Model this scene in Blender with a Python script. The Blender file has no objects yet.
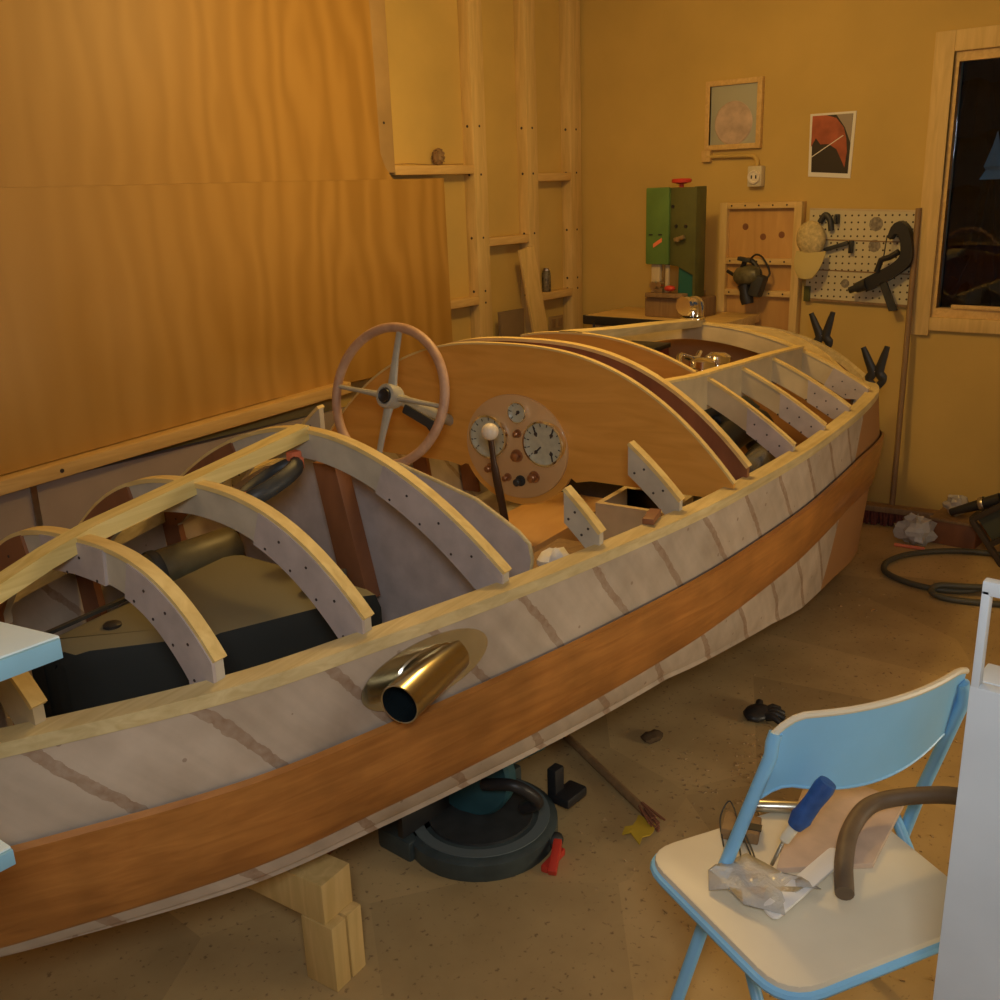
import bpy, bmesh, math, random
import numpy as np
from mathutils import Vector, Matrix
random.seed(7)
PI = math.pi
C = bpy.context.scene.collection
V = Vector

# ------------------------------------------------------------------ camera
F, H = 1000.0, 1.65
PITCH, AZ, ROLL = math.radians(17.3), math.radians(40.7), math.radians(2.0)
fw = V((math.cos(AZ)*math.cos(PITCH), math.sin(AZ)*math.cos(PITCH), -math.sin(PITCH)))
r0 = V((math.sin(AZ), -math.cos(AZ), 0)); u0 = r0.cross(fw)
rt = r0*math.cos(ROLL) - u0*math.sin(ROLL); up = rt.cross(fw)
cam = bpy.data.objects.new('camera', bpy.data.cameras.new('camera')); C.objects.link(cam)
cam.matrix_world = Matrix(((rt.x, up.x, -fw.x, 0), (rt.y, up.y, -fw.y, 0), (rt.z, up.z, -fw.z, H), (0, 0, 0, 1)))
cam.data.sensor_width = 36; cam.data.lens = 36*F/1000; cam.data.clip_start = .05
bpy.context.scene.camera = cam

# ------------------------------------------------------------------ materials
def new_mat(name):
    m = bpy.data.materials.new(name); m.use_nodes = True
    n = m.node_tree; b = n.nodes['Principled BSDF']
    return m, n, b
def plain(name, col, rough=.5, metal=0, var=0, vs=30, bump=0, **kw):
    m, n, b = new_mat(name)
    b.inputs['Base Color'].default_value = (*col, 1); b.inputs['Roughness'].default_value = rough
    b.inputs['Metallic'].default_value = metal
    for k, v in kw.items(): b.inputs[k].default_value = v
    if var or bump:
        tc = n.nodes.new('ShaderNodeTexCoord'); nz = n.nodes.new('ShaderNodeTexNoise')
        nz.inputs['Scale'].default_value = vs; nz.inputs['Detail'].default_value = 5
        n.links.new(tc.outputs['Object'], nz.inputs['Vector'])
        if var:
            r = n.nodes.new('ShaderNodeValToRGB')
            r.color_ramp.elements[0].position = .3; r.color_ramp.elements[1].position = .7
            r.color_ramp.elements[0].color = (*[max(0, c*(1-var)) for c in col], 1)
            r.color_ramp.elements[1].color = (*[min(1, c*(1+var*.6)) for c in col], 1)
            n.links.new(nz.outputs['Fac'], r.inputs['Fac']); n.links.new(r.outputs['Color'], b.inputs['Base Color'])
        if bump:
            bp = n.nodes.new('ShaderNodeBump'); bp.inputs['Strength'].default_value = bump; bp.inputs['Distance'].default_value = .01
            n.links.new(nz.outputs['Fac'], bp.inputs['Height']); n.links.new(bp.outputs['Normal'], b.inputs['Normal'])
    return m
def wood(name, c1, c2, scale=(3, 30, 30), rough=.5, nscale=1.0, contrast=(.3, .7), dist=1.0, coat=0, blotch=0):
    """grain from a stretched noise; scale is per axis (small = along the grain)"""
    m, n, b = new_mat(name)
    tc = n.nodes.new('ShaderNodeTexCoord'); mp = n.nodes.new('ShaderNodeMapping')
    mp.inputs['Scale'].default_value = scale
    nz = n.nodes.new('ShaderNodeTexNoise'); nz.inputs['Scale'].default_value = nscale
    nz.inputs['Detail'].default_value = 6; nz.inputs['Distortion'].default_value = dist
    r = n.nodes.new('ShaderNodeValToRGB')
    r.color_ramp.elements[0].position, r.color_ramp.elements[1].position = contrast
    r.color_ramp.elements[0].color = (*c1, 1); r.color_ramp.elements[1].color = (*c2, 1)
    n.links.new(tc.outputs['Object'], mp.inputs['Vector']); n.links.new(mp.outputs['Vector'], nz.inputs['Vector'])
    n.links.new(nz.outputs['Fac'], r.inputs['Fac'])
    out = r.outputs['Color']
    if blotch:
        n2 = n.nodes.new('ShaderNodeTexNoise'); n2.inputs['Scale'].default_value = 6; n2.inputs['Detail'].default_value = 4
        n.links.new(tc.outputs['Object'], n2.inputs['Vector'])
        mr = n.nodes.new('ShaderNodeMapRange'); mr.inputs[1].default_value = .35; mr.inputs[2].default_value = .75
        mr.inputs[3].default_value = 1-blotch; mr.inputs[4].default_value = 1+blotch*.4
        n.links.new(n2.outputs['Fac'], mr.inputs[0])
        mx = n.nodes.new('ShaderNodeMix'); mx.data_type = 'RGBA'; mx.blend_type = 'MULTIPLY'; mx.inputs[0].default_value = 1
        n.links.new(out, mx.inputs[6]); n.links.new(mr.outputs[0], mx.inputs[7]); out = mx.outputs[2]
    n.links.new(out, b.inputs['Base Color'])
    b.inputs['Roughness'].default_value = rough; b.inputs['Coat Weight'].default_value = coat
    return m

M = {}
M['wall'] = plain('cream_wall', (.59, .405, .115), .8, var=.10, vs=2.5)
M['wallin'] = plain('cream_sheathing', (.62, .43, .125), .8, var=.10, vs=3)
M['lower'] = plain('grey_lower_wall', (.36, .29, .24), .8, var=.15, vs=4)
M['ceil'] = plain('ceiling_paint', (.75, .65, .45), .9)
M['pine'] = wood('pine', (.58, .40, .14), (.74, .53, .22), (30, 30, 3), .6)
M['piney'] = wood('pine_crosswise', (.60, .39, .13), (.74, .52, .21), (40, 4, 40), .6)
M['pineh'] = wood('pine_horizontal', (.60, .38, .13), (.74, .51, .20), (4, 40, 40), .6)
M['cleat'] = wood('yellow_pine', (.66, .49, .15), (.84, .67, .27), (3, 50, 50), .55)
M['clamp'] = wood('pale_pine', (.60, .46, .21), (.77, .63, .33), (3, 50, 50), .6, blotch=.2)
M['cap'] = wood('beam_edge', (.68, .48, .17), (.85, .65, .27), (30, 6, 30), .55)  # yellow of lit wood along the beam tops, put into the colour
M['ply'] = plain('grey_plywood', (.53, .47, .36), .7, var=.16, vs=14)
M['ply2'] = plain('beige_plywood', (.59, .475, .29), .7, var=.14, vs=10)
M['gusset'] = plain('mauve_plywood', (.50, .425, .395), .7, var=.14, vs=18)
M['mahog'] = wood('mahogany', (.68, .32, .052), (.80, .395, .08), (14, 2, 14), .4, nscale=1.5, coat=.25)
M['mahogband'] = wood('mahogany_plank', (.40, .155, .033), (.56, .24, .055), (2, 10, 32), .42, nscale=1.4, coat=.2, blotch=.25)
M['mahogdark'] = wood('dark_mahogany', (.20, .08, .035), (.30, .12, .05), (10, 10, 3), .5)
M['stubend'] = plain('shaded_timber', (.46, .30, .12), .7, var=.15, vs=6)  # shade on the stud stub put into a browner timber colour
M['screw'] = plain('screw_dark', (.05, .035, .03), .6)
M['black'] = plain('black_plastic', (.02, .02, .022), .45)
M['dark'] = plain('dark_metal', (.04, .042, .042), .5, var=.3, vs=20)
M['steel'] = plain('brushed_steel', (.6, .57, .5), .3, metal=1, var=.2, vs=20)
M['chrome'] = plain('chrome', (.93, .92, .90), .13, metal=1)
M['stain'] = plain('polished_stainless', (.60, .56, .44), .22, metal=1, var=.15, vs=12)
M['spoke'] = plain('grey_cast_spoke', (.46, .44, .36), .45, var=.12, vs=30)
M['rim'] = wood('wheel_rim_wood', (.45, .26, .16), (.60, .38, .24), (20, 20, 20), .5)
M['dial'] = None
M['cream'] = plain('cream_plastic', (.80, .72, .58), .35)
M['red'] = plain('red_plastic', (.60, .05, .03), .4)
M['orange'] = plain('orange_pad', (.85, .22, .10), .5)
M['green'] = plain('green_paint', (.11, .21, .05), .45, var=.12, vs=12)
M['darkgreen'] = plain('dark_green_paint', (.10, .105, .03), .45, var=.15, vs=12)
M['teal'] = plain('teal_paint', (.02, .13, .10), .5)
M['sawteal'] = plain('saw_teal', (.03, .10, .12), .45, var=.2, vs=14)
M['blue'] = plain('pale_blue_paint', (.26, .60, .96), .32, var=.07, vs=7)
M['seat'] = plain('cream_seat_paint', (.80, .74, .58), .4, var=.06, vs=7)
M['bluegrey'] = plain('light_blue_paint', (.28, .55, .70), .5, var=.10, vs=9)
M['bluegrey_lit'] = plain('light_blue_paint_lit', (.74, .85, .84), .5, var=.07, vs=9)  # same blue paint, with the light on the flat tops mixed in
M['white'] = plain('white_paint', (.64, .71, .76), .5, var=.06, vs=8)
M['whitep'] = plain('white_plastic', (.85, .86, .86), .35)
M['hose'] = plain('brown_hose', (.16, .11, .065), .55, var=.15, vs=30)
M['ghose'] = plain('grey_green_hose', (.085, .08, .055), .5)
M['bluehandle'] = plain('blue_tape', (.03, .10, .34), .5, var=.35, vs=40, bump=.5)
M['straw'] = plain('straw', (.62, .50, .24), .85, var=.3, vs=60, bump=.6)
M['redbrown'] = plain('red_brown_bristle', (.17, .045, .03), .8, var=.35, vs=60)
M['brownwood'] = wood('brown_stick', (.22, .13, .06), (.32, .20, .09), (30, 30, 3), .6)
M['paper'] = plain('paper', (.78, .76, .70), .8)
M['yellow'] = plain('yellow_leaf', (.55, .38, .03), .7)
M['glassdark'] = None

def tank_mat():
    m, n, b = new_mat('dusty_tank')
    g = n.nodes.new('ShaderNodeNewGeometry'); s = n.nodes.new('ShaderNodeSeparateXYZ')
    tc = n.nodes.new('ShaderNodeTexCoord'); nz = n.nodes.new('ShaderNodeTexNoise')
    nz.inputs['Scale'].default_value = 5; nz.inputs['Detail'].default_value = 5
    n.links.new(tc.outputs['Object'], nz.inputs['Vector']); n.links.new(g.outputs['Normal'], s.inputs[0])
    ad = n.nodes.new('ShaderNodeMath'); ad.operation = 'MULTIPLY_ADD'; ad.inputs[1].default_value = .5; ad.inputs[2].default_value = -.18
    n.links.new(nz.outputs['Fac'], ad.inputs[0])
    a2 = n.nodes.new('ShaderNodeMath'); a2.operation = 'ADD'; n.links.new(s.outputs['Z'], a2.inputs[0]); n.links.new(ad.outputs[0], a2.inputs[1])
    r = n.nodes.new('ShaderNodeValToRGB'); r.color_ramp.elements[0].position = .55; r.color_ramp.elements[1].position = 1.0
    r.color_ramp.elements[0].color = (.018, .022, .020, 1); r.color_ramp.elements[1].color = (.20, .18, .11, 1)
    n.links.new(a2.outputs[0], r.inputs['Fac']); n.links.new(r.outputs['Color'], b.inputs['Base Color']); b.inputs['Roughness'].default_value = .7
    return m
M['tank'] = tank_mat()

def hull_mat():
    """grey cold-moulded ply laid in diagonal planks with brown seams"""
    m, n, b = new_mat('hull_plywood')
    tc = n.nodes.new('ShaderNodeTexCoord'); s = n.nodes.new('ShaderNodeSeparateXYZ')
    n.links.new(tc.outputs['Object'], s.inputs[0])
    def mth(op, a, bb=None, c=None):
        x = n.nodes.new('ShaderNodeMath'); x.operation = op
        for i, v in enumerate((a, bb, c)):
            if v is None: continue
            if isinstance(v, (int, float)): x.inputs[i].default_value = v
            else: n.links.new(v, x.inputs[i])
        return x.outputs[0]
    nz = n.nodes.new('ShaderNodeTexNoise'); nz.inputs['Scale'].default_value = 9; nz.inputs['Detail'].default_value = 5
    n.links.new(tc.outputs['Object'], nz.inputs['Vector'])
    nb = n.nodes.new('ShaderNodeTexNoise'); nb.inputs['Scale'].default_value = 60; nb.inputs['Detail'].default_value = 3
    n.links.new(tc.outputs['Object'], nb.inputs['Vector'])
    u = mth('MULTIPLY_ADD', s.outputs['Z'], .8, s.outputs['X'])
    u = mth('MULTIPLY_ADD', nz.outputs['Fac'], .03, u)
    u = mth('SUBTRACT', u, .012)
    fr = mth('FRACT', mth('DIVIDE', u, .235))
    d = mth('ABSOLUTE', mth('SUBTRACT', fr, .5))               # .5 at the seam
    w = mth('MULTIPLY_ADD', nb.outputs['Fac'], .06, .418)
    seam = mth('GREATER_THAN', d, w)
    cell = mth('FLOOR', mth('DIVIDE', u, .235))
    wn = n.nodes.new('ShaderNodeTexWhiteNoise'); wn.noise_dimensions = '1D'; n.links.new(cell, wn.inputs['W'])
    r = n.nodes.new('ShaderNodeValToRGB')
    r.color_ramp.elements[0].position = .3; r.color_ramp.elements[1].position = .72
    r.color_ramp.elements[0].color = (.43, .345, .26, 1); r.color_ramp.elements[1].color = (.57, .475, .375, 1)
    n.links.new(nz.outputs['Fac'], r.inputs['Fac'])
    cb = n.nodes.new('ShaderNodeCombineXYZ'); n.links.new(mth('MULTIPLY', u, 26), cb.inputs[0]); n.links.new(mth('MULTIPLY', s.outputs['Z'], 3), cb.inputs[1]); n.links.new(mth('MULTIPLY', s.outputs['Y'], 3), cb.inputs[2])
    ns = n.nodes.new('ShaderNodeTexNoise'); ns.inputs['Scale'].default_value = 1.0; ns.inputs['Detail'].default_value = 4; n.links.new(cb.outputs[0], ns.inputs['Vector'])
    v = mth('MULTIPLY_ADD', ns.outputs['Fac'], .38, mth('MULTIPLY_ADD', wn.outputs['Value'], .16, .70))
    mx0 = n.nodes.new('ShaderNodeMix'); mx0.data_type = 'RGBA'; mx0.blend_type = 'MULTIPLY'; mx0.inputs[0].default_value = 1
    n.links.new(r.outputs['Color'], mx0.inputs[6]); n.links.new(v, mx0.inputs[7])
    mx = n.nodes.new('ShaderNodeMix'); mx.data_type = 'RGBA'
    n.links.new(mth('MULTIPLY', seam, mth('MULTIPLY_ADD', nb.outputs['Fac'], .9, .12)), mx.inputs[0])
    n.links.new(mx0.outputs[2], mx.inputs[6]); mx.inputs[7].default_value = (.24, .13, .065, 1)
    # small dark fastener and filler spots
    vo = n.nodes.new('ShaderNodeTexVoronoi'); vo.inputs['Scale'].default_value = 16
    n.links.new(tc.outputs['Object'], vo.inputs['Vector'])
    sp = mth('MULTIPLY', mth('LESS_THAN', vo.outputs['Distance'], .085), .55)
    mx2 = n.nodes.new('ShaderNodeMix'); mx2.data_type = 'RGBA'
    n.links.new(sp, mx2.inputs[0]); n.links.new(mx.outputs[2], mx2.inputs[6]); mx2.inputs[7].default_value = (.20, .12, .08, 1)
    bow = mth('GREATER_THAN', mth('MULTIPLY_ADD', s.outputs['Z'], -.35, s.outputs['X']), 3.56)
    mx3 = n.nodes.new('ShaderNodeMix'); mx3.data_type = 'RGBA'; n.links.new(bow, mx3.inputs[0])
    n.links.new(mx2.outputs[2], mx3.inputs[6]); mx3.inputs[7].default_value = (.40, .20, .075, 1)
    n.links.new(mx3.outputs[2], b.inputs['Base Color']); b.inputs['Roughness'].default_value = .65
    return m
M['hull'] = hull_mat()

def sheet_mat():
    m, n, b = new_mat('plywood_sheet')
    tc = n.nodes.new('ShaderNodeTexCoord'); mp = n.nodes.new('ShaderNodeMapping'); mp.inputs['Scale'].default_value = (1, 1, .28)
    wv = n.nodes.new('ShaderNodeTexWave'); wv.wave_type = 'BANDS'; wv.bands_direction = 'X'
    wv.inputs['Scale'].default_value = 2.6; wv.inputs['Distortion'].default_value = 13; wv.inputs['Detail'].default_value = 3; wv.inputs['Detail Scale'].default_value = .8; wv.inputs['Detail Roughness'].default_value = .6
    n.links.new(tc.outputs['Object'], mp.inputs['Vector']); n.links.new(mp.outputs['Vector'], wv.inputs['Vector'])
    r = n.nodes.new('ShaderNodeValToRGB')
    r.color_ramp.elements[0].color = (.40, .215, .042, 1); r.color_ramp.elements[1].color = (.51, .288, .066, 1)
    # the flame figure is strong at one end of the sheet and fades to plain veneer at the other
    sx_ = n.nodes.new('ShaderNodeSeparateXYZ'); n.links.new(tc.outputs['Object'], sx_.inputs[0])
    nl = n.nodes.new('ShaderNodeTexNoise'); nl.inputs['Scale'].default_value = 1.3; nl.inputs['Detail'].default_value = 4; n.links.new(tc.outputs['Object'], nl.inputs['Vector'])
    mr = n.nodes.new('ShaderNodeMapRange'); mr.inputs[1].default_value = -.9; mr.inputs[2].default_value = .9; mr.inputs[3].default_value = .12; mr.inputs[4].default_value = .9
    n.links.new(sx_.outputs['X'], mr.inputs[0])
    mf = n.nodes.new('ShaderNodeMix'); n.links.new(mr.outputs[0], mf.inputs[0]); n.links.new(nl.outputs['Fac'], mf.inputs[2]); n.links.new(wv.outputs['Fac'], mf.inputs[3])
    n.links.new(mf.outputs[0], r.inputs['Fac'])
    vo = n.nodes.new('ShaderNodeTexVoronoi'); vo.inputs['Scale'].default_value = 2.6; n.links.new(tc.outputs['Object'], vo.inputs['Vector'])
    lt = n.nodes.new('ShaderNodeMath'); lt.operation = 'LESS_THAN'; lt.inputs[1].default_value = .03; n.links.new(vo.outputs['Distance'], lt.inputs[0])
    mx = n.nodes.new('ShaderNodeMix'); mx.data_type = 'RGBA'; n.links.new(lt.outputs[0], mx.inputs[0])
    n.links.new(r.outputs['Color'], mx.inputs[6]); mx.inputs[7].default_value = (.22, .10, .03, 1)
    n.links.new(mx.outputs[2], b.inputs['Base Color']); b.inputs['Roughness'].default_value = .5
    return m
M['sheet'] = sheet_mat()

def floor_mat():
    m, n, b = new_mat('stained_floor')
    tc = n.nodes.new('ShaderNodeTexCoord')
    def noise(sc, det=6):
        z = n.nodes.new('ShaderNodeTexNoise'); z.inputs['Scale'].default_value = sc; z.inputs['Detail'].default_value = det
        n.links.new(tc.outputs['Object'], z.inputs['Vector']); return z.outputs['Fac']
    r = n.nodes.new('ShaderNodeValToRGB'); r.color_ramp.elements[0].position = .3; r.color_ramp.elements[1].position = .7
    r.color_ramp.elements[0].color = (.43, .295, .125, 1); r.color_ramp.elements[1].color = (.62, .44, .20, 1)
    n.links.new(noise(3.5), r.inputs['Fac'])
    vo = n.nodes.new('ShaderNodeTexVoronoi'); vo.inputs['Scale'].default_value = 1.9; n.links.new(tc.outputs['Object'], vo.inputs['Vector'])
    r2 = n.nodes.new('ShaderNodeValToRGB'); r2.color_ramp.elements[0].color = (.62, .62, .62, 1); r2.color_ramp.elements[1].color = (1.1, 1.1, 1.1, 1)
    sp = n.nodes.new('ShaderNodeSeparateColor'); n.links.new(vo.outputs['Color'], sp.inputs[0]); n.links.new(sp.outputs[0], r2.inputs['Fac'])
    mx = n.nodes.new('ShaderNodeMix'); mx.data_type = 'RGBA'; mx.blend_type = 'MULTIPLY'; mx.inputs[0].default_value = .55
    n.links.new(r.outputs['Color'], mx.inputs[6]); n.links.new(r2.outputs['Color'], mx.inputs[7])
    r3 = n.nodes.new('ShaderNodeValToRGB'); r3.color_ramp.elements[0].position = .62; r3.color_ramp.elements[1].position = .70
    r3.color_ramp.elements[0].color = (0, 0, 0, 1); r3.color_ramp.elements[1].color = (.6, .6, .6, 1)
    n.links.new(noise(60, 4), r3.inputs['Fac'])
    mx2 = n.nodes.new('ShaderNodeMix'); mx2.data_type = 'RGBA'; n.links.new(r3.outputs['Color'], mx2.inputs[0])
    n.links.new(mx.outputs[2], mx2.inputs[6]); mx2.inputs[7].default_value = (.10, .05, .025, 1)
    n.links.new(mx2.outputs[2], b.inputs['Base Color']); b.inputs['Roughness'].default_value = .65
    return m
M['floor'] = floor_mat()

def peg_mat():
    m, n, b = new_mat('pegboard')
    tc = n.nodes.new('ShaderNodeTexCoord'); mp = n.nodes.new('ShaderNodeMapping'); mp.inputs['Scale'].default_value = (1/.032,)*3
    n.links.new(tc.outputs['Object'], mp.inputs['Vector'])
    fr = n.nodes.new('ShaderNodeVectorMath'); fr.operation = 'FRACTION'; n.links.new(mp.outputs['Vector'], fr.inputs[0])
    sb = n.nodes.new('ShaderNodeVectorMath'); sb.operation = 'SUBTRACT'; sb.inputs[1].default_value = (.5, .5, .5); n.links.new(fr.outputs[0], sb.inputs[0])
    ml = n.nodes.new('ShaderNodeVectorMath'); ml.operation = 'MULTIPLY'; ml.inputs[1].default_value = (0, 1, 1); n.links.new(sb.outputs[0], ml.inputs[0])
    ln = n.nodes.new('ShaderNodeVectorMath'); ln.operation = 'LENGTH'; n.links.new(ml.outputs[0], ln.inputs[0])
    lt = n.nodes.new('ShaderNodeMath'); lt.operation = 'LESS_THAN'; lt.inputs[1].default_value = .15; n.links.new(ln.outputs['Value'], lt.inputs[0])
    mx = n.nodes.new('ShaderNodeMix'); mx.data_type = 'RGBA'; n.links.new(lt.outputs[0], mx.inputs[0])
    mx.inputs[6].default_value = (.60, .53, .33, 1); mx.inputs[7].default_value = (.06, .04, .02, 1)
    n.links.new(mx.outputs[2], b.inputs['Base Color']); b.inputs['Roughness'].default_value = .5
    return m
M['peg'] = peg_mat()
M['dial'] = plain('dial_face', (.52, .51, .38), .3, var=.12, vs=60)
M['glass'] = plain('window_glass', (.9, .95, 1), .02, **{'Transmission Weight': 1.0, 'IOR': 1.45})
M['clearbag'] = plain('clear_plastic', (.85, .83, .78), .12, bump=.6, vs=50, **{'Transmission Weight': .45, 'IOR': 1.3})
M['snow'] = plain('snow', (.75, .8, .9), .8, var=.3, vs=3)
M['tree'] = plain('dark_conifer', (.02, .03, .03), .9, var=.4, vs=9)

# ------------------------------------------------------------------ mesh helpers
class MB:
    def __init__(s): s.bm = bmesh.new(); s.mi = 0
    def mat(s, i): s.mi = i; return s
    def _f(s, vs):
        try:
            f = s.bm.faces.new(vs); f.material_index = s.mi; f.smooth = True; return f
        except ValueError: return None
    def box(s, c, size, R=None, bev=.0):
        R = R or Matrix(); c = V(c); t = bmesh.new()
        bmesh.ops.create_cube(t, size=1)
        for v in t.verts: v.co = V((v.co.x*size[0], v.co.y*size[1], v.co.z*size[2]))
        if bev: bmesh.ops.bevel(t, geom=t.edges[:], offset=min(bev, min(size)*.45), segments=2, affect='EDGES', profile=.6)
        return s.merge(t, Matrix.Translation(c) @ R.to_4x4())
    def merge(s, t, Mx=None):
        m = {}
        for v in t.verts: m[v.index] = s.bm.verts.new(Mx @ v.co if Mx else v.co)
        for f in t.faces: s._f([m[v.index] for v in f.verts])
        t.free(); return s
    def bar(s, a, b, w, h, upv=(0, 0, 1), bev=.0):
        a, b = V(a), V(b); d = b-a; L = d.length; x = d.normalized(); z = V(upv); y = z.cross(x).normalized(); z = x.cross(y)
        R = Matrix((x, y, z)).transposed()
        return s.box((a+b)/2, (L, w, h), R, bev)
    def prism(s, pts, d, bev=0):
        """closed polygon of 3-D points, extruded by vector d"""
        d = V(d); t = bmesh.new(); n = len(pts)
        a = [t.verts.new(V(p)) for p in pts]; b = [t.verts.new(V(p)+d) for p in pts]
        t.faces.new(a[::-1]); t.faces.new(b)
        for i in range(n): t.faces.new((a[i], a[(i+1) % n], b[(i+1) % n], b[i]))
        bmesh.ops.recalc_face_normals(t, faces=t.faces[:])
        if bev: bmesh.ops.bevel(t, geom=t.edges[:], offset=bev, segments=2, affect='EDGES', profile=.6)
        t.verts.index_update(); return s.merge(t)
    def tube(s, path, r, seg=10, closed=False, caps=True, flat=1.0):
        P = [V(p) for p in path]; n = len(P); rr = r if isinstance(r, (list, tuple)) else [r]*n
        rings = []; prev = None
        for i in range(n):
            if closed: t = (P[(i+1) % n]-P[i-1]).normalized()
            else: t = (P[min(i+1, n-1)]-P[max(i-1, 0)]).normalized()
            if prev is None:
                q = V((0, 0, 1)) if abs(t.z) < .9 else V((1, 0, 0)); x = t.cross(q).normalized()
            else:
                x = (prev-t*prev.dot(t)).normalized()
            prev = x; y = t.cross(x)
            rings.append([s.bm.verts.new(P[i]+x*rr[i]*math.cos(k*2*PI/seg)+y*rr[i]*flat*math.sin(k*2*PI/seg)) for k in range(seg)])
        for i in range(n if closed else n-1):
            A, B = rings[i], rings[(i+1) % n]
            for k in range(seg): s._f((A[k], A[(k+1) % seg], B[(k+1) % seg], B[k]))
        if caps and not closed:
            s._f(rings[0][::-1]); s._f(rings[-1])
        return s
    def lathe(s, prof, c=(0, 0, 0), ax=(0, 0, 1), seg=24, R=None):
        """profile of (radius, height) turned about axis ax through c"""
        z = V(ax).normalized(); q = V((1, 0, 0)) if abs(z.x) < .9 else V((0, 1, 0)); x = z.cross(q).normalized(); y = z.cross(x); c = V(c)
        rings = []
        for r, h in prof:
            if r < 1e-6: rings.append([s.bm.verts.new(c+z*h)])
            else: rings.append([s.bm.verts.new(c+z*h+x*r*math.cos(k*2*PI/seg)+y*r*math.sin(k*2*PI/seg)) for k in range(seg)])
        for A, B in zip(rings[:-1], rings[1:]):
            for k in range(seg):
                k2 = (k+1) % seg
                if len(A) == 1 and len(B) == 1: break
                if len(A) == 1: s._f((A[0], B[k2], B[k]))
                elif len(B) == 1: s._f((A[k], A[k2], B[0]))
                else: s._f((A[k], A[k2], B[k2], B[k]))
        return s
    def ball(s, c, r, sx=1, sy=1, sz=1, R=None, seg=16, jit=0):
        t = bmesh.new(); bmesh.ops.create_uvsphere(t, u_segments=seg, v_segments=seg//2+2, radius=r)
        for v in t.verts:
            k = 1+random.uniform(-jit, jit); v.co = V((v.co.x*sx*k, v.co.y*sy*k, v.co.z*sz*k))
        return s.merge(t, Matrix.Translation(V(c)) @ (R.to_4x4() if R else Matrix()))
    def grid(s, rows):
        G = [[s.bm.verts.new(V(p)) for p in r] for r in rows]
        for a, b in zip(G[:-1], G[1:]):
            for k in range(len(a)-1): s._f((a[k], a[k+1], b[k+1], b[k]))
        return s
    def slab(s, rows, off):
        """grid with thickness: rows of points, off(point)-> offset vector"""
        top = rows; bot = [[V(p)+V(off) for p in r] for r in rows]
        s.grid(top); s.grid([r[::-1] for r in bot])
        per = lambda R: [R[0], [r[-1] for r in R], R[-1][::-1], [r[0] for r in R][::-1]]
        for a, b in zip(per(top), per(bot)): s.grid([a[::-1], b[::-1]])
        return s
WM = {}
def tag(o, label, cat, group=None):
    o['label'] = label; o['category'] = cat
    if group: o['group'] = group
    return o
def thing(name, label, cat, loc=(0, 0, 0), rz=0, group=None):
    o = bpy.data.objects.new(name, None); C.objects.link(o); o.empty_display_size = .05
    o.location = loc; o.rotation_euler = (0, 0, rz)
    WM[o] = Matrix.Translation(V(loc)) @ Matrix.Rotation(rz, 4, 'Z')
    return tag(o, label, cat, group)
def build(name, mb, mats, parent=None, label=None, local=False, solid=0, sub=0, sharp=38):
    bm = mb.bm; bm.verts.index_update()
    bmesh.ops.remove_doubles(bm, verts=bm.verts[:], dist=1e-5)
    bmesh.ops.recalc_face_normals(bm, faces=bm.faces[:])
    loc = None
    if parent is not None:
        if not local: bmesh.ops.transform(bm, matrix=WM[parent].inverted(), verts=bm.verts[:])
    else:
        xs = [v.co for v in bm.verts]
        lo = [min(c[i] for c in xs) for i in range(3)]; hi = [max(c[i] for c in xs) for i in range(3)]
        loc = V(((lo[0]+hi[0])/2, (lo[1]+hi[1])/2, lo[2]))
        bmesh.ops.translate(bm, vec=-loc, verts=bm.verts[:])
    a = math.radians(sharp)
    for e in bm.edges:
        if len(e.link_faces) == 2 and e.calc_face_angle(0) > a: e.smooth = False
    me = bpy.data.meshes.new(name); bm.to_mesh(me); bm.free()
    for m in (mats if isinstance(mats, (list, tuple)) else [mats]): me.materials.append(M[m] if isinstance(m, str) else m)
    o = bpy.data.objects.new(name, me); C.objects.link(o)
    if parent is not None: o.parent = parent; WM[o] = WM[parent]
    else: o.location = loc
    if label: o['label'] = label
    if solid:
        md = o.modifiers.new('thickness', 'SOLIDIFY'); md.thickness = solid; md.offset = -1
    if sub:
        md = o.modifiers.new('smooth', 'SUBSURF'); md.levels = sub; md.render_levels = sub
    return o
def struct(name, mb, mats, **k):
    o = build(name, mb, mats, **k); o['kind'] = 'structure'; return o
def dup(root, M2, label, group=None):
    r = root.copy(); C.objects.link(r); r.matrix_world = M2; r['label'] = label
    if group: r['group'] = group
    for ch in list(root.children):
        c = ch.copy(); C.objects.link(c); c.parent = r
        for g in ch.children:
            d = g.copy(); C.objects.link(d); d.parent = c
    return r
def rotm(ax, deg): return Matrix.Rotation(math.radians(deg), 3, ax)
def smooth(pts, n=8):
    """Catmull-Rom through pts"""
    P = [V(p) for p in pts]; P = [P[0]*2-P[1]]+P+[P[-1]*2-P[-2]]; out = []
    for i in range(1, len(P)-2):
        a, b, c, d = P[i-1:i+3]
        for k in range(n):
            t = k/n; out.append(.5*((2*b)+(c-a)*t+(2*a-5*b+4*c-d)*t*t+(3*b-a-3*c+d)*t**3))
    return out+[P[-2]]

def resample(P, n):
    P = [V(p) for p in P]; d = [0]
    for a, b in zip(P[:-1], P[1:]): d.append(d[-1]+(b-a).length)
    out = []
    for i in range(n):
        s = d[-1]*i/(n-1); j = next((q for q in range(len(d)-1) if d[q+1] >= s-1e-9), len(d)-2)
        out.append(P[j].lerp(P[j+1], (s-d[j])/max(1e-9, d[j+1]-d[j])))
    return out

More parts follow.
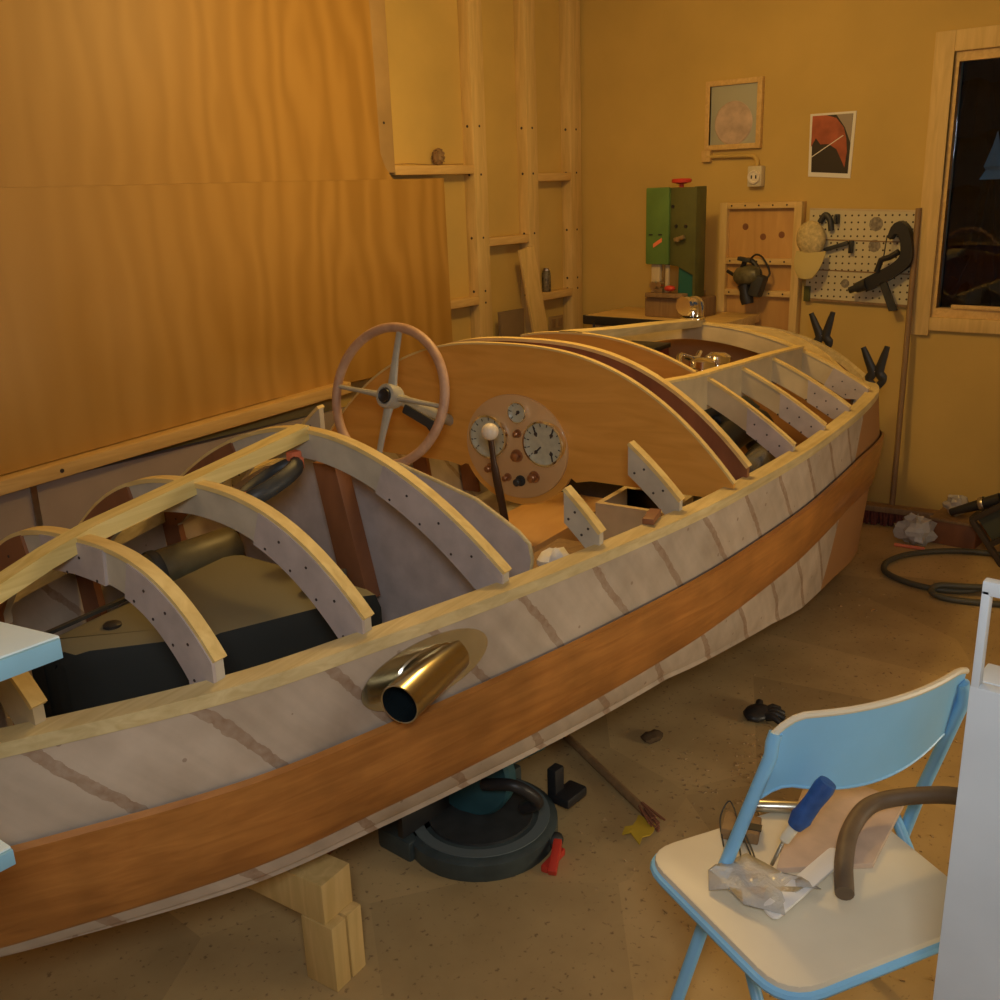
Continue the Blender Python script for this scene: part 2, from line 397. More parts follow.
# ================================================================== ROOM
XB, YL, YR, XN, ZC = 4.9, 3.5, -1.9, -1.6, 2.75
YS = 3.57                                       # sheathing behind the studs
struct('floor', MB().box(((XB+XN)/2, (YS+YR)/2, -.05), (XB-XN+.4, YS-YR+.4, .1)), 'floor')
struct('ceiling', MB().box(((XB+XN)/2, (YS+YR)/2, ZC+.05), (XB-XN+.4, YS-YR+.4, .1)), 'ceil')
struct('wall_left', MB().box(((XB+XN)/2, YS+.05, ZC/2), (XB-XN+.2, .1, ZC)), 'wallin')
struct('wall_right', MB().box(((XB+XN)/2, YR-.05, ZC/2), (XB-XN+.2, .1, ZC)), 'wall')
struct('wall_near', MB().box((XN-.05, (YS+YR)/2, ZC/2), (.1, YS-YR, ZC)), 'wall')
WY0, WY1, WZ0, WZ1 = .55, 1.515, 1.01, 2.15     # window opening
w = MB()
for (y0, y1, z0, z1) in ((YR, WY0, 0, ZC), (WY1, YS, 0, ZC), (WY0, WY1, 0, WZ0), (WY0, WY1, WZ1, ZC)):
    w.box((XB+.06, (y0+y1)/2, (z0+z1)/2), (.12, y1-y0, z1-z0))
struct('wall_back', w, 'wall')
# window
wn = bpy.data.objects.new('window_1', None); C.objects.link(wn); wn['kind'] = 'structure'; wn.location = (XB, (WY0+WY1)/2, WZ0)
WM[wn] = Matrix.Translation(wn.location)
cs = .085
f = MB()
f.box((XB-.012, WY1+cs/2, (WZ0+WZ1)/2), (.024, cs, WZ1-WZ0+2*cs), bev=.003)
f.box((XB-.012, WY0-cs/2, (WZ0+WZ1)/2), (.024, cs, WZ1-WZ0+2*cs), bev=.003)
f.box((XB-.012, (WY0+WY1)/2, WZ0-cs/2+.012), (.024, WY1-WY0, cs-.024), bev=.003)
f.box((XB-.012, (WY0+WY1)/2, WZ1+cs/2), (.024, WY1-WY0, cs), bev=.003)
build('window_frame', f, 'pine', wn)
f = MB()
for y in (WY1-.009, WY0+.009): f.box((XB+.02, y, (WZ0+WZ1)/2), (.04, .018, WZ1-WZ0))
for z in (WZ0+.02, WZ1-.02): f.box((XB+.02, (WY0+WY1)/2, z), (.04, WY1-WY0-.036, .04))
build('window_jamb', f, 'pineh', wn)
build('window_pane', MB().box((XB+.045, (WY0+WY1)/2, (WZ0+WZ1)/2), (.006, WY1-WY0-.036, WZ1-WZ0-.08)), 'glass', wn)
# left wall: lower grey lining, studs and blocking
k = 1
for (x0, x1, z0, z1) in ((3.30, 3.41, 1.735, ZC), (3.96, 4.06, 0, ZC), (4.39, 4.48, 0, ZC), (4.78, 4.88, 0, ZC), (3.60, 3.66, 0, 1.6)):
    s = MB().box(((x0+x1)/2, 3.535, (z0+z1)/2), (x1-x0, .07, z1-z0), bev=.004).mat(1)
    for z in (1.08, 1.14, 1.41, 1.72, 1.95):
        if z0 < z < z1: s.lathe([(0, .002), (.007, .002), (.007, 0)], (x0, 3.535, z), (-1, 0, 0), 8).lathe([(0, .002), (.006, .002), (.006, 0)], ((x0+x1)/2, 3.5, z), (0, -1, 0), 8)
    struct('trim_%d' % k, s, [M['stubend'] if z0 > 1 else 'pine', 'screw']); k += 1
for (x0, x1, z) in ((3.41, 3.96, 1.765), (3.66, 3.96, 1.115), (4.06, 4.39, 1.405), (4.48, 4.78, 1.72), (4.48, 4.78, 1.08)):
    struct('trim_%d' % k, MB().box(((x0+x1)/2, 3.535, z-.02), (x1-x0, .07, .042), bev=.004), 'pineh'); k += 1

# plywood sheets against the left wall
YP = 3.4995
tag(build('plywood_sheet', MB().prism([(.75, YP, .727), (2.6, YP, .82), (3.73, YP, .82), (3.72, YP, 1.7065), (.75, YP, 1.7065)], (0, -.012, 0)), 'sheet'),
    'wide wavy-grained orange plywood sheet along the left wall beyond the boat', 'plywood sheet')
tag(build('plywood_sheet', MB().prism([(.75, YP, 1.707), (3.38, YP, 1.707), (3.335, YP, 1.76), (3.31, YP, 1.82), (3.30, YP, 2.6), (.75, YP, 2.6)], (0, -.012, 0)), 'sheet'),
    'plywood sheet fixed above the wide lower sheet, its lower right corner rounded', 'plywood sheet')
struct('trim_%d' % k, MB().box((1.5, YP-.02, .355), (3.6, .04, .71)), 'lower'); k += 1
struct('trim_%d' % k, MB().box((1.50, YP-.044, .355), (.022, .008, .71)), 'steel'); k += 1
struct('trim_%d' % k, MB().bar((.55, YP-.036, .688), (2.98, YP-.036, .811), .07, .05, bev=.004).mat(1).lathe([(0, .002), (.008, .002), (.008, 0)], (1.60, YP-.071, .742), (0, -1, 0), 8), ['pineh', 'screw']); k += 1
# things in the stud bays
p = MB()
p.ball((3.74, 3.535, 1.765+.04), .028, 1, 1, 1.4, jit=.12)
for i in range(40):
    a = random.uniform(0, 2*PI); zz = random.uniform(-.03, .035); rr = .028*math.sqrt(max(.05, 1-(zz/.042)**2))
    p.box((3.74+rr*math.cos(a), 3.535+rr*math.sin(a), 1.805+zz), (.012, .012, .005), rotm('Z', math.degrees(a)) @ rotm('Y', 30))
tag(build('pine_cone', p, 'brownwood'), 'small brown pine cone on the upper left wall shelf', 'pine cone')
b = MB().tube(smooth([(3.42, 3.52, 1.772), (3.55, 3.54, 1.775), (3.7, 3.54, 1.77), (3.9, 3.52, 1.772)], 6), .002, 6)
tag(build('twig', b, 'brownwood'), 'thin dry twig lying along the upper left wall shelf', 'twig')
t = thing('can', 'small dark patterned can on the lowest wall shelf by the corner', 'can', (4.58, 3.535, 1.081))
build('body', MB().lathe([(0, 0), (.024, 0), (.026, .004), (.026, .1), (.022, .108), (.022, .118), (0, .118)], (4.58, 3.535, 1.081)), plain('can_print', (.16, .13, .08), .4, var=.8, vs=70), t)
build('lid', MB().lathe([(0, .132), (.016, .132), (.02, .128), (.02, .118), (0, .118)], (4.58, 3.535, 1.081)), 'steel', t, label='pale metal lid')
tag(build('scrap_board', MB().prism([(4.16, 3.478, .0), (4.30, 3.478, .0), (4.30, 3.478, 1.02), (4.10, 3.478, 1.02)], (0, .02, 0)).mat(0), plain('dark_board', (.25, .17, .09), .7, var=.15, vs=6)),
    'short dark brown board leaning behind a pale plank at the left wall', 'board')
tag(build('plank', MB().bar((4.47, 3.33, .01), (4.30, 3.455, 1.34), .02, .12, (1, 0, .2), .003), 'pine'),
    'pale plank leaning between the wall studs beside a dark board', 'plank')
t = thing('wall_outlet', 'flat wall outlet low on the left wall near the corner', 'outlet', (4.7, 3.568, .83))
build('cover_plate', MB().box((4.70, 3.564, .89), (.13, .012, .08), bev=.003), plain('tan_plate', (.36, .24, .10), .5), t)
for x in (4.67, 4.73): build('socket', MB().box((x, 3.556, .89), (.035, .006, .05), bev=.002), 'brownwood', t)

# back wall: picture, conduit, outlet, poster, pine panel, pegboard
def yz(y0, y1, z0, z1, x0, x1, mb=None, bev=.002): return (mb or MB()).box(((x0+x1)/2, (y0+y1)/2, (z0+z1)/2), (abs(x1-x0), abs(y1-y0), abs(z1-z0)), bev=bev)
t = thing('picture_frame', 'framed pale grey picture of an oval, high on the back wall', 'picture', (XB, 2.56, 1.80))
f = MB(); yz(2.405, 2.43, 1.80, 2.13, XB-.03, XB, f); yz(2.69, 2.715, 1.80, 2.13, XB-.03, XB, f); yz(2.43, 2.69, 1.80, 1.825, XB-.03, XB, f); yz(2.43, 2.69, 2.105, 2.13, XB-.03, XB, f)
build('frame', f, 'pineh', t)
build('print', yz(2.43, 2.69, 1.825, 2.105, XB-.016, XB-.002), plain('grey_print', (.42, .42, .33), .6), t)
build('oval_mount', MB().lathe([(0, .004), (.10, .004), (.105, 0)], (XB-.016, 2.56, 1.925), (-1, 0, 0), 40), plain('pinkish_oval', (.58, .44, .34), .6, var=.3, vs=14), t, label='pinkish oval')
t = thing('conduit', 'wood-coloured wall conduit strip ending above the round socket', 'conduit', (XB, 2.5, 1.74))
build('pipe', MB().tube(smooth([(XB-.02, 2.70, 1.770), (XB-.02, 2.55, 1.768), (XB-.02, 2.46, 1.766), (XB-.02, 2.435, 1.758), (XB-.02, 2.42, 1.735), (XB-.02, 2.42, 1.712)], 6), .011, 10), 'wall', t)
build('mounting_block', yz(2.68, 2.73, 1.745, 1.80, XB-.03, XB), 'pineh', t)
t = thing('wall_socket', 'square white wall socket with round face on the back wall', 'socket', (XB, 2.42, 1.62))
build('box', yz(2.382, 2.458, 1.615, 1.715, XB-.045, XB, bev=.006), plain('ivory', (.62, .55, .38), .4), t)
build('round_face', MB().lathe([(0, .006), (.022, .006), (.026, .012), (.032, .012), (.034, 0)], (XB-.045, 2.42, 1.662), (-1, 0, 0), 24), 'cream', t)
build('slots', MB().box((XB-.052, 2.408, 1.662), (.004, .006, .016)).box((XB-.052, 2.432, 1.662), (.004, .006, .016)), 'black', t)
t = thing('poster', 'small poster of a reddish curved form on black, pinned on back wall', 'poster', (XB, 2.05, 1.64))
build('sheet', MB().prism([(XB, 2.155, 1.655), (XB, 1.945, 1.64), (XB, 1.935, 1.94), (XB, 2.16, 1.94)], (-.005, 0, 0)), 'paper', t)
build('dark_print', MB().prism([(XB-.005, 2.14, 1.675), (XB-.005, 1.958, 1.662), (XB-.005, 1.95, 1.93), (XB-.005, 2.147, 1.93)], (-.001, 0, 0)), plain('print_black', (.03, .022, .018), .5), t)
build('grey_print_corner', MB().prism([(XB-.006, 2.03, 1.93), (XB-.006, 1.951, 1.93), (XB-.006, 1.954, 1.80), (XB-.006, 1.985, 1.87)], (-.001, 0, 0)), plain('print_grey', (.32, .27, .22), .5), t)
pts = [(2.147, 1.79), (2.125, 1.83), (2.10, 1.80), (2.06, 1.80), (2.02, 1.775), (1.99, 1.72), (1.975, 1.69), (1.968, 1.76), (1.975, 1.82), (1.99, 1.87), (2.03, 1.915), (2.08, 1.93), (2.147, 1.93)]
build('red_form', MB().prism([(XB-.0072, y, z) for y, z in pts], (-.001, 0, 0)), plain('print_red', (.42, .10, .045), .5, var=.4, vs=12), t)
build('white_line', MB().bar((XB-.0085, 2.14, 1.745), (XB-.0085, 1.99, 1.835), .0006, .004, (0, 0, 1)), 'paper', t)

t = thing('framed_board', 'knotty pine framed panel on the back wall behind a dark tool', 'panel', (XB, 2.37, .62))
Y0, Y1, Z0, Z1 = 2.155, 2.60, .62, 1.54
knot = wood('knotty_pine', (.52, .28, .085), (.64, .37, .12), (14, 14, 2), .5)
b = yz(Y0, Y1, Z0, Z1, XB-.02, XB-.002)
b.mat(1)
for y, z in ((2.47, 1.42), (2.37, 1.37), (2.27, 1.38)): b.lathe([(0, .002), (.016, .001), (.017, 0)], (XB-.02, y, z), (-1, 0, 0), 14)
build('boards', b, [knot, 'mahogdark'], t)
for a in (Y0, Y1-.04): build('stile', yz(a, a+.04, Z0, Z1, XB-.055, XB-.02), 'pine', t)
for z in (Z1-.03, 1.235, 1.075, .66):
    r = yz(Y0+.04, Y1-.04, z, z+.03, XB-.052, XB-.02); r.mat(1)
    for j in range(5): r.lathe([(0, .002), (.005, .001), (.005, 0)], (XB-.052, Y0+.08+j*.075, z+.015), (-1, 0, 0), 8)
    build('rail', r, ['piney', 'screw'], t)
# power tool hanging on the panel
t = thing('power_tool', 'dark olive and black power tool hanging on the pine panel', 'power tool', (XB-.12, 2.4, 1.07))
cx, cy, cz = XB-.115, 2.40, 1.175
build('motor_body', MB().lathe([(0, -.075), (.03, -.07), (.045, -.05), (.05, .0), (.046, .05), (.03, .07), (0, .075)], (cx, cy, cz+.01), (.2, 1, -.15)), plain('olive_metal', (.13, .115, .06), .4, var=.5, vs=30), t)
build('gear_head', MB().box((cx, cy-.06, cz-.04), (.07, .06, .11), rotm('X', 18), .014), 'dark', t)
build('nose', MB().lathe([(0, -.05), (.03, -.05), (.035, -.02), (.028, .02), (.034, .05), (0, .05)], (cx, cy+.005, cz-.085), (0, .25, 1)), 'black', t)
build('handle', MB().tube(smooth([(cx, cy+.03, cz+.05), (cx-.01, cy+.005, cz+.085), (cx, cy-.03, cz+.075), (cx, cy-.06, cz+.03), (cx, cy-.075, cz-.03)], 6), .013), 'black', t)
build('switch_lever', MB().bar((cx, cy+.06, cz+.0), (cx, cy+.115, cz+.03), .012, .014), 'black', t)
build('power_cord', MB().tube(smooth([(cx, cy-.075, cz-.03), (cx+.02, cy-.11, cz+.02), (cx+.03, cy-.07, cz+.09), (cx+.05, cy-.02, cz+.11), (XB-.058, cy+.02, cz+.085)], 7), .005, 8), 'black', t)
build('vent_fin', MB().box((cx-.02, cy+.01, cz+.09), (.03, .07, .02), rotm('X', 10), .005), 'dark', t)

t = thing('pegboard', 'pale perforated pegboard with grey stains on the back wall', 'pegboard', (XB, 1.87, 1.07))
py0, py1 = 1.605, 2.13
build('board', MB().prism([(XB-.01, py1, 1.072), (XB-.01, py0, 1.058), (XB-.01, py0, 1.482), (XB-.01, py1, 1.50)], (-.006, 0, 0)), 'peg', t)
build('edge_strip', MB().bar((XB-.012, py1, 1.068), (XB-.012, py0, 1.054), .014, .012), 'brownwood', t)
build('edge_strip', MB().bar((XB-.012, py1, 1.503), (XB-.012, py0, 1.486), .014, .008), 'ply2', t)
for z in (1.21, 1.355): build('seam_strip', MB().bar((XB-.017, py1, z+.004), (XB-.017, py0, z-.008), .003, .006), 'brownwood', t)
stain = plain('grey_stain', (.28, .24, .18), .7, var=.5, vs=60)
for (y, z, r) in ((1.80, 1.43, .034), (1.80, 1.33, .03), (1.93, 1.15, .022)):
    build('stain', MB().lathe([(0, .001), (r*.8, .001), (r, 0)], (XB-.0165, y, z), (-1, 0, 0), 9), stain, t)
def yzprism(mb, pts, x0, d): return mb.prism([(x0, y, z) for y, z in pts], (d, 0, 0))
# cap
t = thing('straw_cap', 'straw-coloured cap hanging at the left of the pegboard', 'cap', (XB-.1, 2.09, 1.2))
bm_ = MB().ball((XB-.055, 2.10, 1.365), .085, .55, .86, 1.0, rotm('X', -12), 20)
build('crown', bm_, 'straw', t)
rows = []
for i in range(7):
    a = i/6
    rows.append([(XB-.07-.05*math.sin(a*1.4)-.012*math.cos((j/8-.5)*PI), 2.09+(j/8-.5)*.15*(1-.55*a**3), 1.30-.125*a+.012*abs(j/8-.5)) for j in range(9)])
build('peak', MB().slab(rows, (.004, 0, 0)), plain('cap_peak', (.52, .42, .17), .8), t)
build('strap', MB().tube(smooth([(XB-.03, 2.07, 1.44), (XB-.03, 2.045, 1.475), (XB-.03, 2.02, 1.45), (XB-.03, 2.01, 1.40)], 6), .014, 10), 'dark', t)
tag(build('pegboard_hook', MB().box((XB-.03, 1.985, 1.455), (.03, .02, .045), bev=.004).tube([(XB-.017, 1.985, 1.47), (XB-.06, 1.985, 1.465), (XB-.065, 1.98, 1.44)], .006), 'dark'),
    'small black hook near the top left of the pegboard', 'hook')
t = thing('hammer', 'small dark hand tool with a bent head in the middle of the pegboard', 'hammer', (XB-.03, 1.95, 1.3))
build('handle', MB().bar((XB-.035, 2.035, 1.31), (XB-.035, 1.92, 1.345), .018, .02, bev=.004), 'dark', t)
build('head', MB().box((XB-.035, 1.905, 1.325), (.022, .02, .06), bev=.004), 'black', t)
tag(build('small_block', MB().box((XB-.015, 2.118, 1.095), (.03, .03, .075), bev=.003), 'darkgreen'), 'small dark block below the cap at the pegboard corner', 'block')
# black pistol-shaped tool
t = thing('heat_gun', 'large black pistol-shaped tool hanging at the right of the pegboard', 'power tool', (XB-.06, 1.72, 1.06))
cv = lambda l: [(XB-.08, 2.13-(a-812)*.00505, 1.5-(b-210)*.0049) for a, b in l]
outer = resample(smooth(cv([(893, 236), (896, 226), (903, 221), (911, 228), (916, 245), (916, 259), (906, 269), (892, 279), (878, 287)]), 5), 24)
inner = resample(smooth(cv([(896, 238), (899, 233), (902, 233), (905, 240), (906, 248), (905, 254), (898, 261), (886, 268), (872, 276)]), 5), 24)
build('body', MB().slab([outer, inner], (.055, 0, 0)), 'black', t)
build('handle_loop', MB().tube(cv([(905, 249), (897, 254), (889, 257), (886, 268)]), .014, 8), 'black', t)
build('nozzle', MB().lathe([(.028, 0), (.024, .05), (.016, .06), (.016, .085), (0, .085)], cv([(877, 280)])[0], (0, .05, -.02), 14), 'dark', t)
build('leg', MB().prism(cv([(889, 279), (895, 277), (907, 304), (900, 305)]), (.02, 0, 0)), 'dark', t)
build('pull_wire', MB().tube(cv([(893, 234), (891, 257)]), .003, 6), 'dark', t)
t = thing('offcut_stick', 'thin wood offcut lying on the window sill', 'offcut', (XB+.01, 1.3, WZ0+.04))
build('stick', MB().bar((XB+.004, 1.43, WZ0+.05), (XB-.006, 1.17, WZ0+.05), .02, .018, bev=.003), 'pineh', t)
build('bark_strip', MB().bar((XB+.026, 1.42, WZ0+.0465), (XB+.024, 1.15, WZ0+.0465), .015, .012, bev=.002), 'brownwood', t)
# push broom leaning on the wall
t = thing('push_broom', 'push broom with red-brown bristles, handle leaning by the window', 'broom', (XB-.10, 1.6, 0))
build('handle', MB().tube([(XB-.10, 1.585, .10), (XB-.03, 1.605, 1.50)], .0135, 12), 'brownwood', t)
build('head_block', MB().box((XB-.12, 1.57, .085), (.07, .50, .03), rotm('Z', 8), .006), 'brownwood', t)
q = MB()
for i in range(34):
    for j in range(4):
        y = (i/33-.5)*.48; x = (j/3-.5)*.055; d_ = V((XB-.12, 1.57, 0))+rotm('Z', 8) @ V((x, y, 0))
        q.bar((d_.x, d_.y, .075), (d_.x+random.uniform(-.008, .008), d_.y+random.uniform(-.01, .01), .004), .009, .009)
o = build('bristles', q, 'redbrown', t)

# bench and band saw
t = thing('workbench', 'pale-topped workbench with a dark front edge along the back wall', 'workbench', (4.66, 2.78, 0))
BX, BT = 4.44, .985
build('top', MB().box((4.642, 2.76, BT-.02), (.40, .82, .04), bev=.004), 'piney', t)
build('edge_rail', MB().box((BX-.006, 2.76, BT-.025), (.02, .82, .045), bev=.003), 'black', t)
build('edge_rail', MB().box((4.64, 3.178, BT-.025), (.39, .02, .045), bev=.003), 'black', t)
for x in (4.50, 4.80):
    for y in (3.12, 2.40): build('leg', MB().box((x, y, (BT-.04)/2), (.06, .06, BT-.04), bev=.004), 'pine', t)
build('stretcher', MB().box((4.80, 2.76, .3), (.03, .66, .08)), 'pine', t)
build('hook', MB().tube([(BX-.014, 3.10, .945), (BX-.018, 3.10, .92), (BX-.03, 3.10, .912), (BX-.036, 3.10, .925)], .006), 'black', t)
t = thing('band_saw', 'green bench band saw with a red top knob in the back corner', 'band saw', (4.66, 2.65, BT))
gx = 4.52
# column, upper wheel case, doors
build('base_table', MB().box((4.62, 2.69, BT+.05), (.22, .30, .10), bev=.01).box((4.60, 2.71, BT+.115), (.24, .22, .022), bev=.004), 'brownwood', t, label='brown wooden base and table')
build('column', MB().prism([(gx+.015, 2.66, BT+.10), (gx+.015, 2.575, BT+.10), (gx+.015, 2.568, BT+.5), (gx+.015, 2.65, BT+.5)], (.065, 0, 0), .006), 'teal', t, label='dark teal column')
build('wheel_case', MB().prism([(gx, 2.715, 1.25), (gx, 2.66, 1.245), (gx, 2.565, 1.20), (gx, 2.565, 1.625), (gx, 2.715, 1.625)], (.085, 0, 0), .008), 'darkgreen', t)
build('door', MB().box((gx-.008, 2.765, 1.44), (.02, .135, .375), bev=.008).box((gx+.04, 2.765, 1.44), (.085, .125, .365), bev=.012), 'green', t, label='bright green front door')
build('side_flange', MB().box((gx+.045, 2.558, 1.36), (.10, .014, .535), bev=.004), 'darkgreen', t)
k_ = MB()
for y, z in ((2.685, 1.535), (2.665, 1.44), (2.61, 1.44)): k_.lathe([(0, .006), (.008, .006), (.009, 0)], (gx, y, z), (-1, 0, 0), 10)
build('bolt', k_, 'black', t)
build('latch', MB().bar((gx-.015, 2.665, 1.375), (gx-.03, 2.60, 1.39), .016, .02, bev=.004).lathe([(0, .03), (.012, .03), (.012, 0)], (gx, 2.64, 1.378), (-1, 0, 0), 12), 'steel', t)
build('badge', MB().prism([(gx-.019, 2.785, 1.335), (gx-.019, 2.735, 1.365), (gx-.019, 2.735, 1.385), (gx-.019, 2.785, 1.355)], (-.002, 0, 0)), 'orange', t, label='small orange mark on the green door')
for z in (1.40,): build('hinge', MB().box((gx-.02, 2.80, z), (.006, .02, .006)).box((gx-.02, 2.745, z), (.006, .02, .006)), 'black', t)
build('blade_guard', MB().box((gx+.02, 2.785, 1.17), (.03, .05, .20), bev=.004).box((gx+.02, 2.722, 1.17), (.016, .02, .20), bev=.003), 'ply2', t, label='pale blade guard')
build('blade', MB().box((gx+.03, 2.748, 1.19), (.012, .004, .26)), 'steel', t)
build('blade_guide', MB().box((gx+.01, 2.755, 1.12), (.05, .05, .03), bev=.004).lathe([(0, .03), (.02, .03), (.02, 0)], (gx-.015, 2.77, 1.15), (-1, 0, 0), 12).lathe([(0, .03), (.016, .03), (.016, 0)], (gx-.015, 2.735, 1.155), (-1, 0, 0), 12), 'steel', t)
build('fence_knob', MB().ball((gx-.01, 2.69, 1.135), .022, 1, 1.4, .7), 'red', t)
build('tension_knob', MB().lathe([(.012, 0), (.012, .018), (.048, .026), (.05, .038), (.045, .044), (0, .046)], (gx+.045, 2.665, 1.622), (0, 0, 1), 24), 'red', t)

# ================================================================== BOAT (local frame: x forward, y to port, z up)
YAW = math.radians(7)
boat = thing('motorboat', 'unfinished wooden motorboat hull with bare deck beams and mahogany dashboard', 'boat', (0, 0, 0), YAW)
TC, ZS = 1.7, .82
PER = [(.40, 0, .82), (.55, .085, .82), (.74, .215, .82), (1.06, .40, .82), (1.35, .50, .82), (1.7, .60, .82), (2.0, .67, .82), (2.34, .735, .82), (2.6, .77, .82),
       (3.05, .806, .82), (3.36, .813, .82), (3.77, .808, .82), (4.05, .790, .82), (4.22, .765, .82), (4.31, .72, .83), (4.375, .65, .86), (4.44, .54, .915), (4.49, .40, .965), (4.52, .22, 1.0), (4.53, 0, 1.01)]
PS = smooth(PER, 7)                              # (s, halfbeam, rim z)
def hb(s):
    for a, b in zip(PS[:-1], PS[1:]):
        if a.x <= s <= b.x: return a.y+(b.y-a.y)*(s-a.x)/max(1e-6, b.x-a.x)
    return 0
def lerp_t(x, T):
    for (a, va), (b, vb) in zip(T[:-1], T[1:]):
        if x <= b: return va+(vb-va)*max(0, (x-a))/(b-a)
    return T[-1][1]
ZBOT = [(.4, .40), (1.06, .37), (1.7, .355), (2.0, .345), (2.34, .335), (2.6, .30), (3.05, .24), (3.36, .18), (3.77, .145), (4.07, .125), (4.6, .125)]
def normals():
    out = []
    for i in range(len(PS)):
        a, b = PS[max(0, i-1)], PS[min(len(PS)-1, i+1)]
        d = V((b.x-a.x, b.y-a.y)); d.normalize(); out.append(V((d.y, -d.x)))     # inward (towards smaller halfbeam)
    return out
NI = normals()
NI[-1] = V((-1, 0)); NI[0] = V((1, 0))
def per(i, off, side):
    """perimeter point i moved inward by off; side -1 starboard (near), +1 port (far)"""
    p = PS[i]; q = NI[i]; b = p.y+q.y*off
    if i < 5: b = max(0, p.y-off*.6); return V((p.x+off*.4*(1 if i == 0 else .5), TC+side*b, 0))
    return V((p.x+q.x*off, TC+side*max(0, b), 0))
NP = len(PS)
def hull_rows(side, levels):
    rows = []
    for f in levels:
        rows.append([(lambda p, z: V((p.x, p.y, z)))(per(i, f[0]-.034*max(0, min(1, (PS[i].x-3.8)/.45))*max(0, min(1, (rz_(i)-f[1](i))/.22)), side), f[1](i)) for i in range(NP)])
    return rows
zb = lambda i: lerp_t(PS[i].x, ZBOT)
def lvl(off, fz): return (off, fz)
rz_ = lambda i: PS[i].z
LV = [(.0, lambda i: rz_(i)-.025), (.004, lambda i: .72), (.008, lambda i: .62), (.018, lambda i: .52), (.032, lambda i: .43), (.045, lambda i: (max(zb(i), .2)+.43)/2-.02), (.062, zb)]
for side, nm in ((-1, 'near'), (1, 'far')):
    R = hull_rows(side, LV); m_ = MB()
    Rin = hull_rows(side, [(o+.014, f) for o, f in LV])
    m_.grid(R); m_.grid([r[::-1] for r in Rin]); m_.grid([R[0][::-1], Rin[0][::-1]]); m_.grid([R[-1], Rin[-1]])
    build('hull_side', m_, 'hull', boat, local=True)
    # bottom
    keel = [V((PS[i].x if i else PS[i].x, TC, zb(i)-.05*min(1, PS[i].y/.4))) for i in range(NP)]
    ch = R[-1]; mid = [(a+b)/2 for a, b in zip(ch, keel)]
    build('hull_bottom', MB().slab([ch, mid, keel], (0, 0, -.014)), 'hull', boat, local=True)
    # sheer clamp along the rim
    def wd(i): return .042 if PS[i].x < 4.28 else .042-.018*min(1, (PS[i].x-4.28)/.1)
    a = [per(i, -.004, side)+V((0, 0, rz_(i))) for i in range(NP)]; b = [per(i, wd(i), side)+V((0, 0, rz_(i)+.004)) for i in range(NP)]
    c = [p-V((0, 0, .032)) for p in b]; d = [p-V((0, 0, .027)) for p in a]
    build('sheer_clamp', MB().grid([a, b, c, d, a]), 'clamp', boat, local=True)
    # mahogany plank band
    LB = [(-.001, lambda i: .628), (-.010, lambda i: .620), (.002, lambda i: .53), (.022, lambda i: .425), (.034, lambda i: .412)]
    Rb = hull_rows(side, LB)
    build('side_plank', MB().grid(Rb), 'mahogband', boat, local=True, label='broad varnished mahogany plank along the side')
build('cockpit_floor', MB().prism([(1.0, TC-.28, .40), (1.6, TC-.48, .40), (2.6, TC-.68, .40), (4.2, TC-.62, .40), (4.2, TC+.62, .40), (2.6, TC+.68, .40), (1.6, TC+.48, .40), (1.0, TC+.28, .40)], (0, 0, -.015)), 'ply', boat, local=True)

# deck beams
def crown(s, zc, p, b): return lambda t: ZS-.004+(zc-ZS)*(1-(min(1, abs(t-TC)/b))**p)
BEAMS = [(.80, .965, 2.4), (1.06, 1.035, 3.0), (1.35, 1.068, 2.45), (1.70, 1.11, 1.95), (2.72, 1.185, 2.6), (3.07, 1.155, 2.0), (3.39, 1.125, 2.0), (3.72, 1.10, 2.0), (4.10, 1.067, 2.0)]
ZCR = [(b[0], b[1]) for b in BEAMS]
th = .02
def arc_band(mb, s, fn, t0, t1, depth, thick, n=40, out=0, foot=(False, False), vert=False):
    """arched board in plane x=s from t0 to t1; depth square to the curve, or plumb if vert"""
    o, i_ = [], []
    for k in range(n+1):
        t_ = t0+(t1-t0)*k/n; e = 1e-3; sl = (fn(t_+e)-fn(t_-e))/(2*e); q = math.sqrt(1+sl*sl)
        nx, nz = sl/q, -1/q                       # inward normal (t, z)
        dd = depth(t_) if callable(depth) else depth
        o.append(V((s, t_-nx*out, fn(t_)-nz*out)))
        i_.append(V((s, t_, max(fn(t_)-dd, .79))) if vert else V((s, t_+nx*dd, max(fn(t_)+nz*dd, .79))))
    if foot[0]: o.insert(0, V((s, o[0].y, .785))); i_.insert(0, V((s, i_[0].y, .785)))
    if foot[1]: o.append(V((s, o[-1].y, .785))); i_.append(V((s, i_[-1].y, .785)))
    return mb.slab([o, i_], (thick, 0, 0))
def beam(s, zc, p, b, name='deck_beam', t0=None, t1=None, gus=True, mat='ply'):
    fn = crown(s, zc, p, b); e = .030
    t0 = TC-b+e if t0 is None else t0; t1 = TC+b-e if t1 is None else t1
    o = build(name, arc_band(MB(), s, fn, t0, t1, lambda t_: .066+.018*min(1, abs(t_-TC)/b), th, foot=(True, True)), mat, boat, local=True)
    build('top_strip', arc_band(MB(), s-.004, fn, t0, t1, 0.002, th+.009, out=.008), 'cap', o, local=True, label='yellow strip for light on the top edge')  # added strip; its yellow stands for light on the beam's top edge
    return o, fn, t0, t1
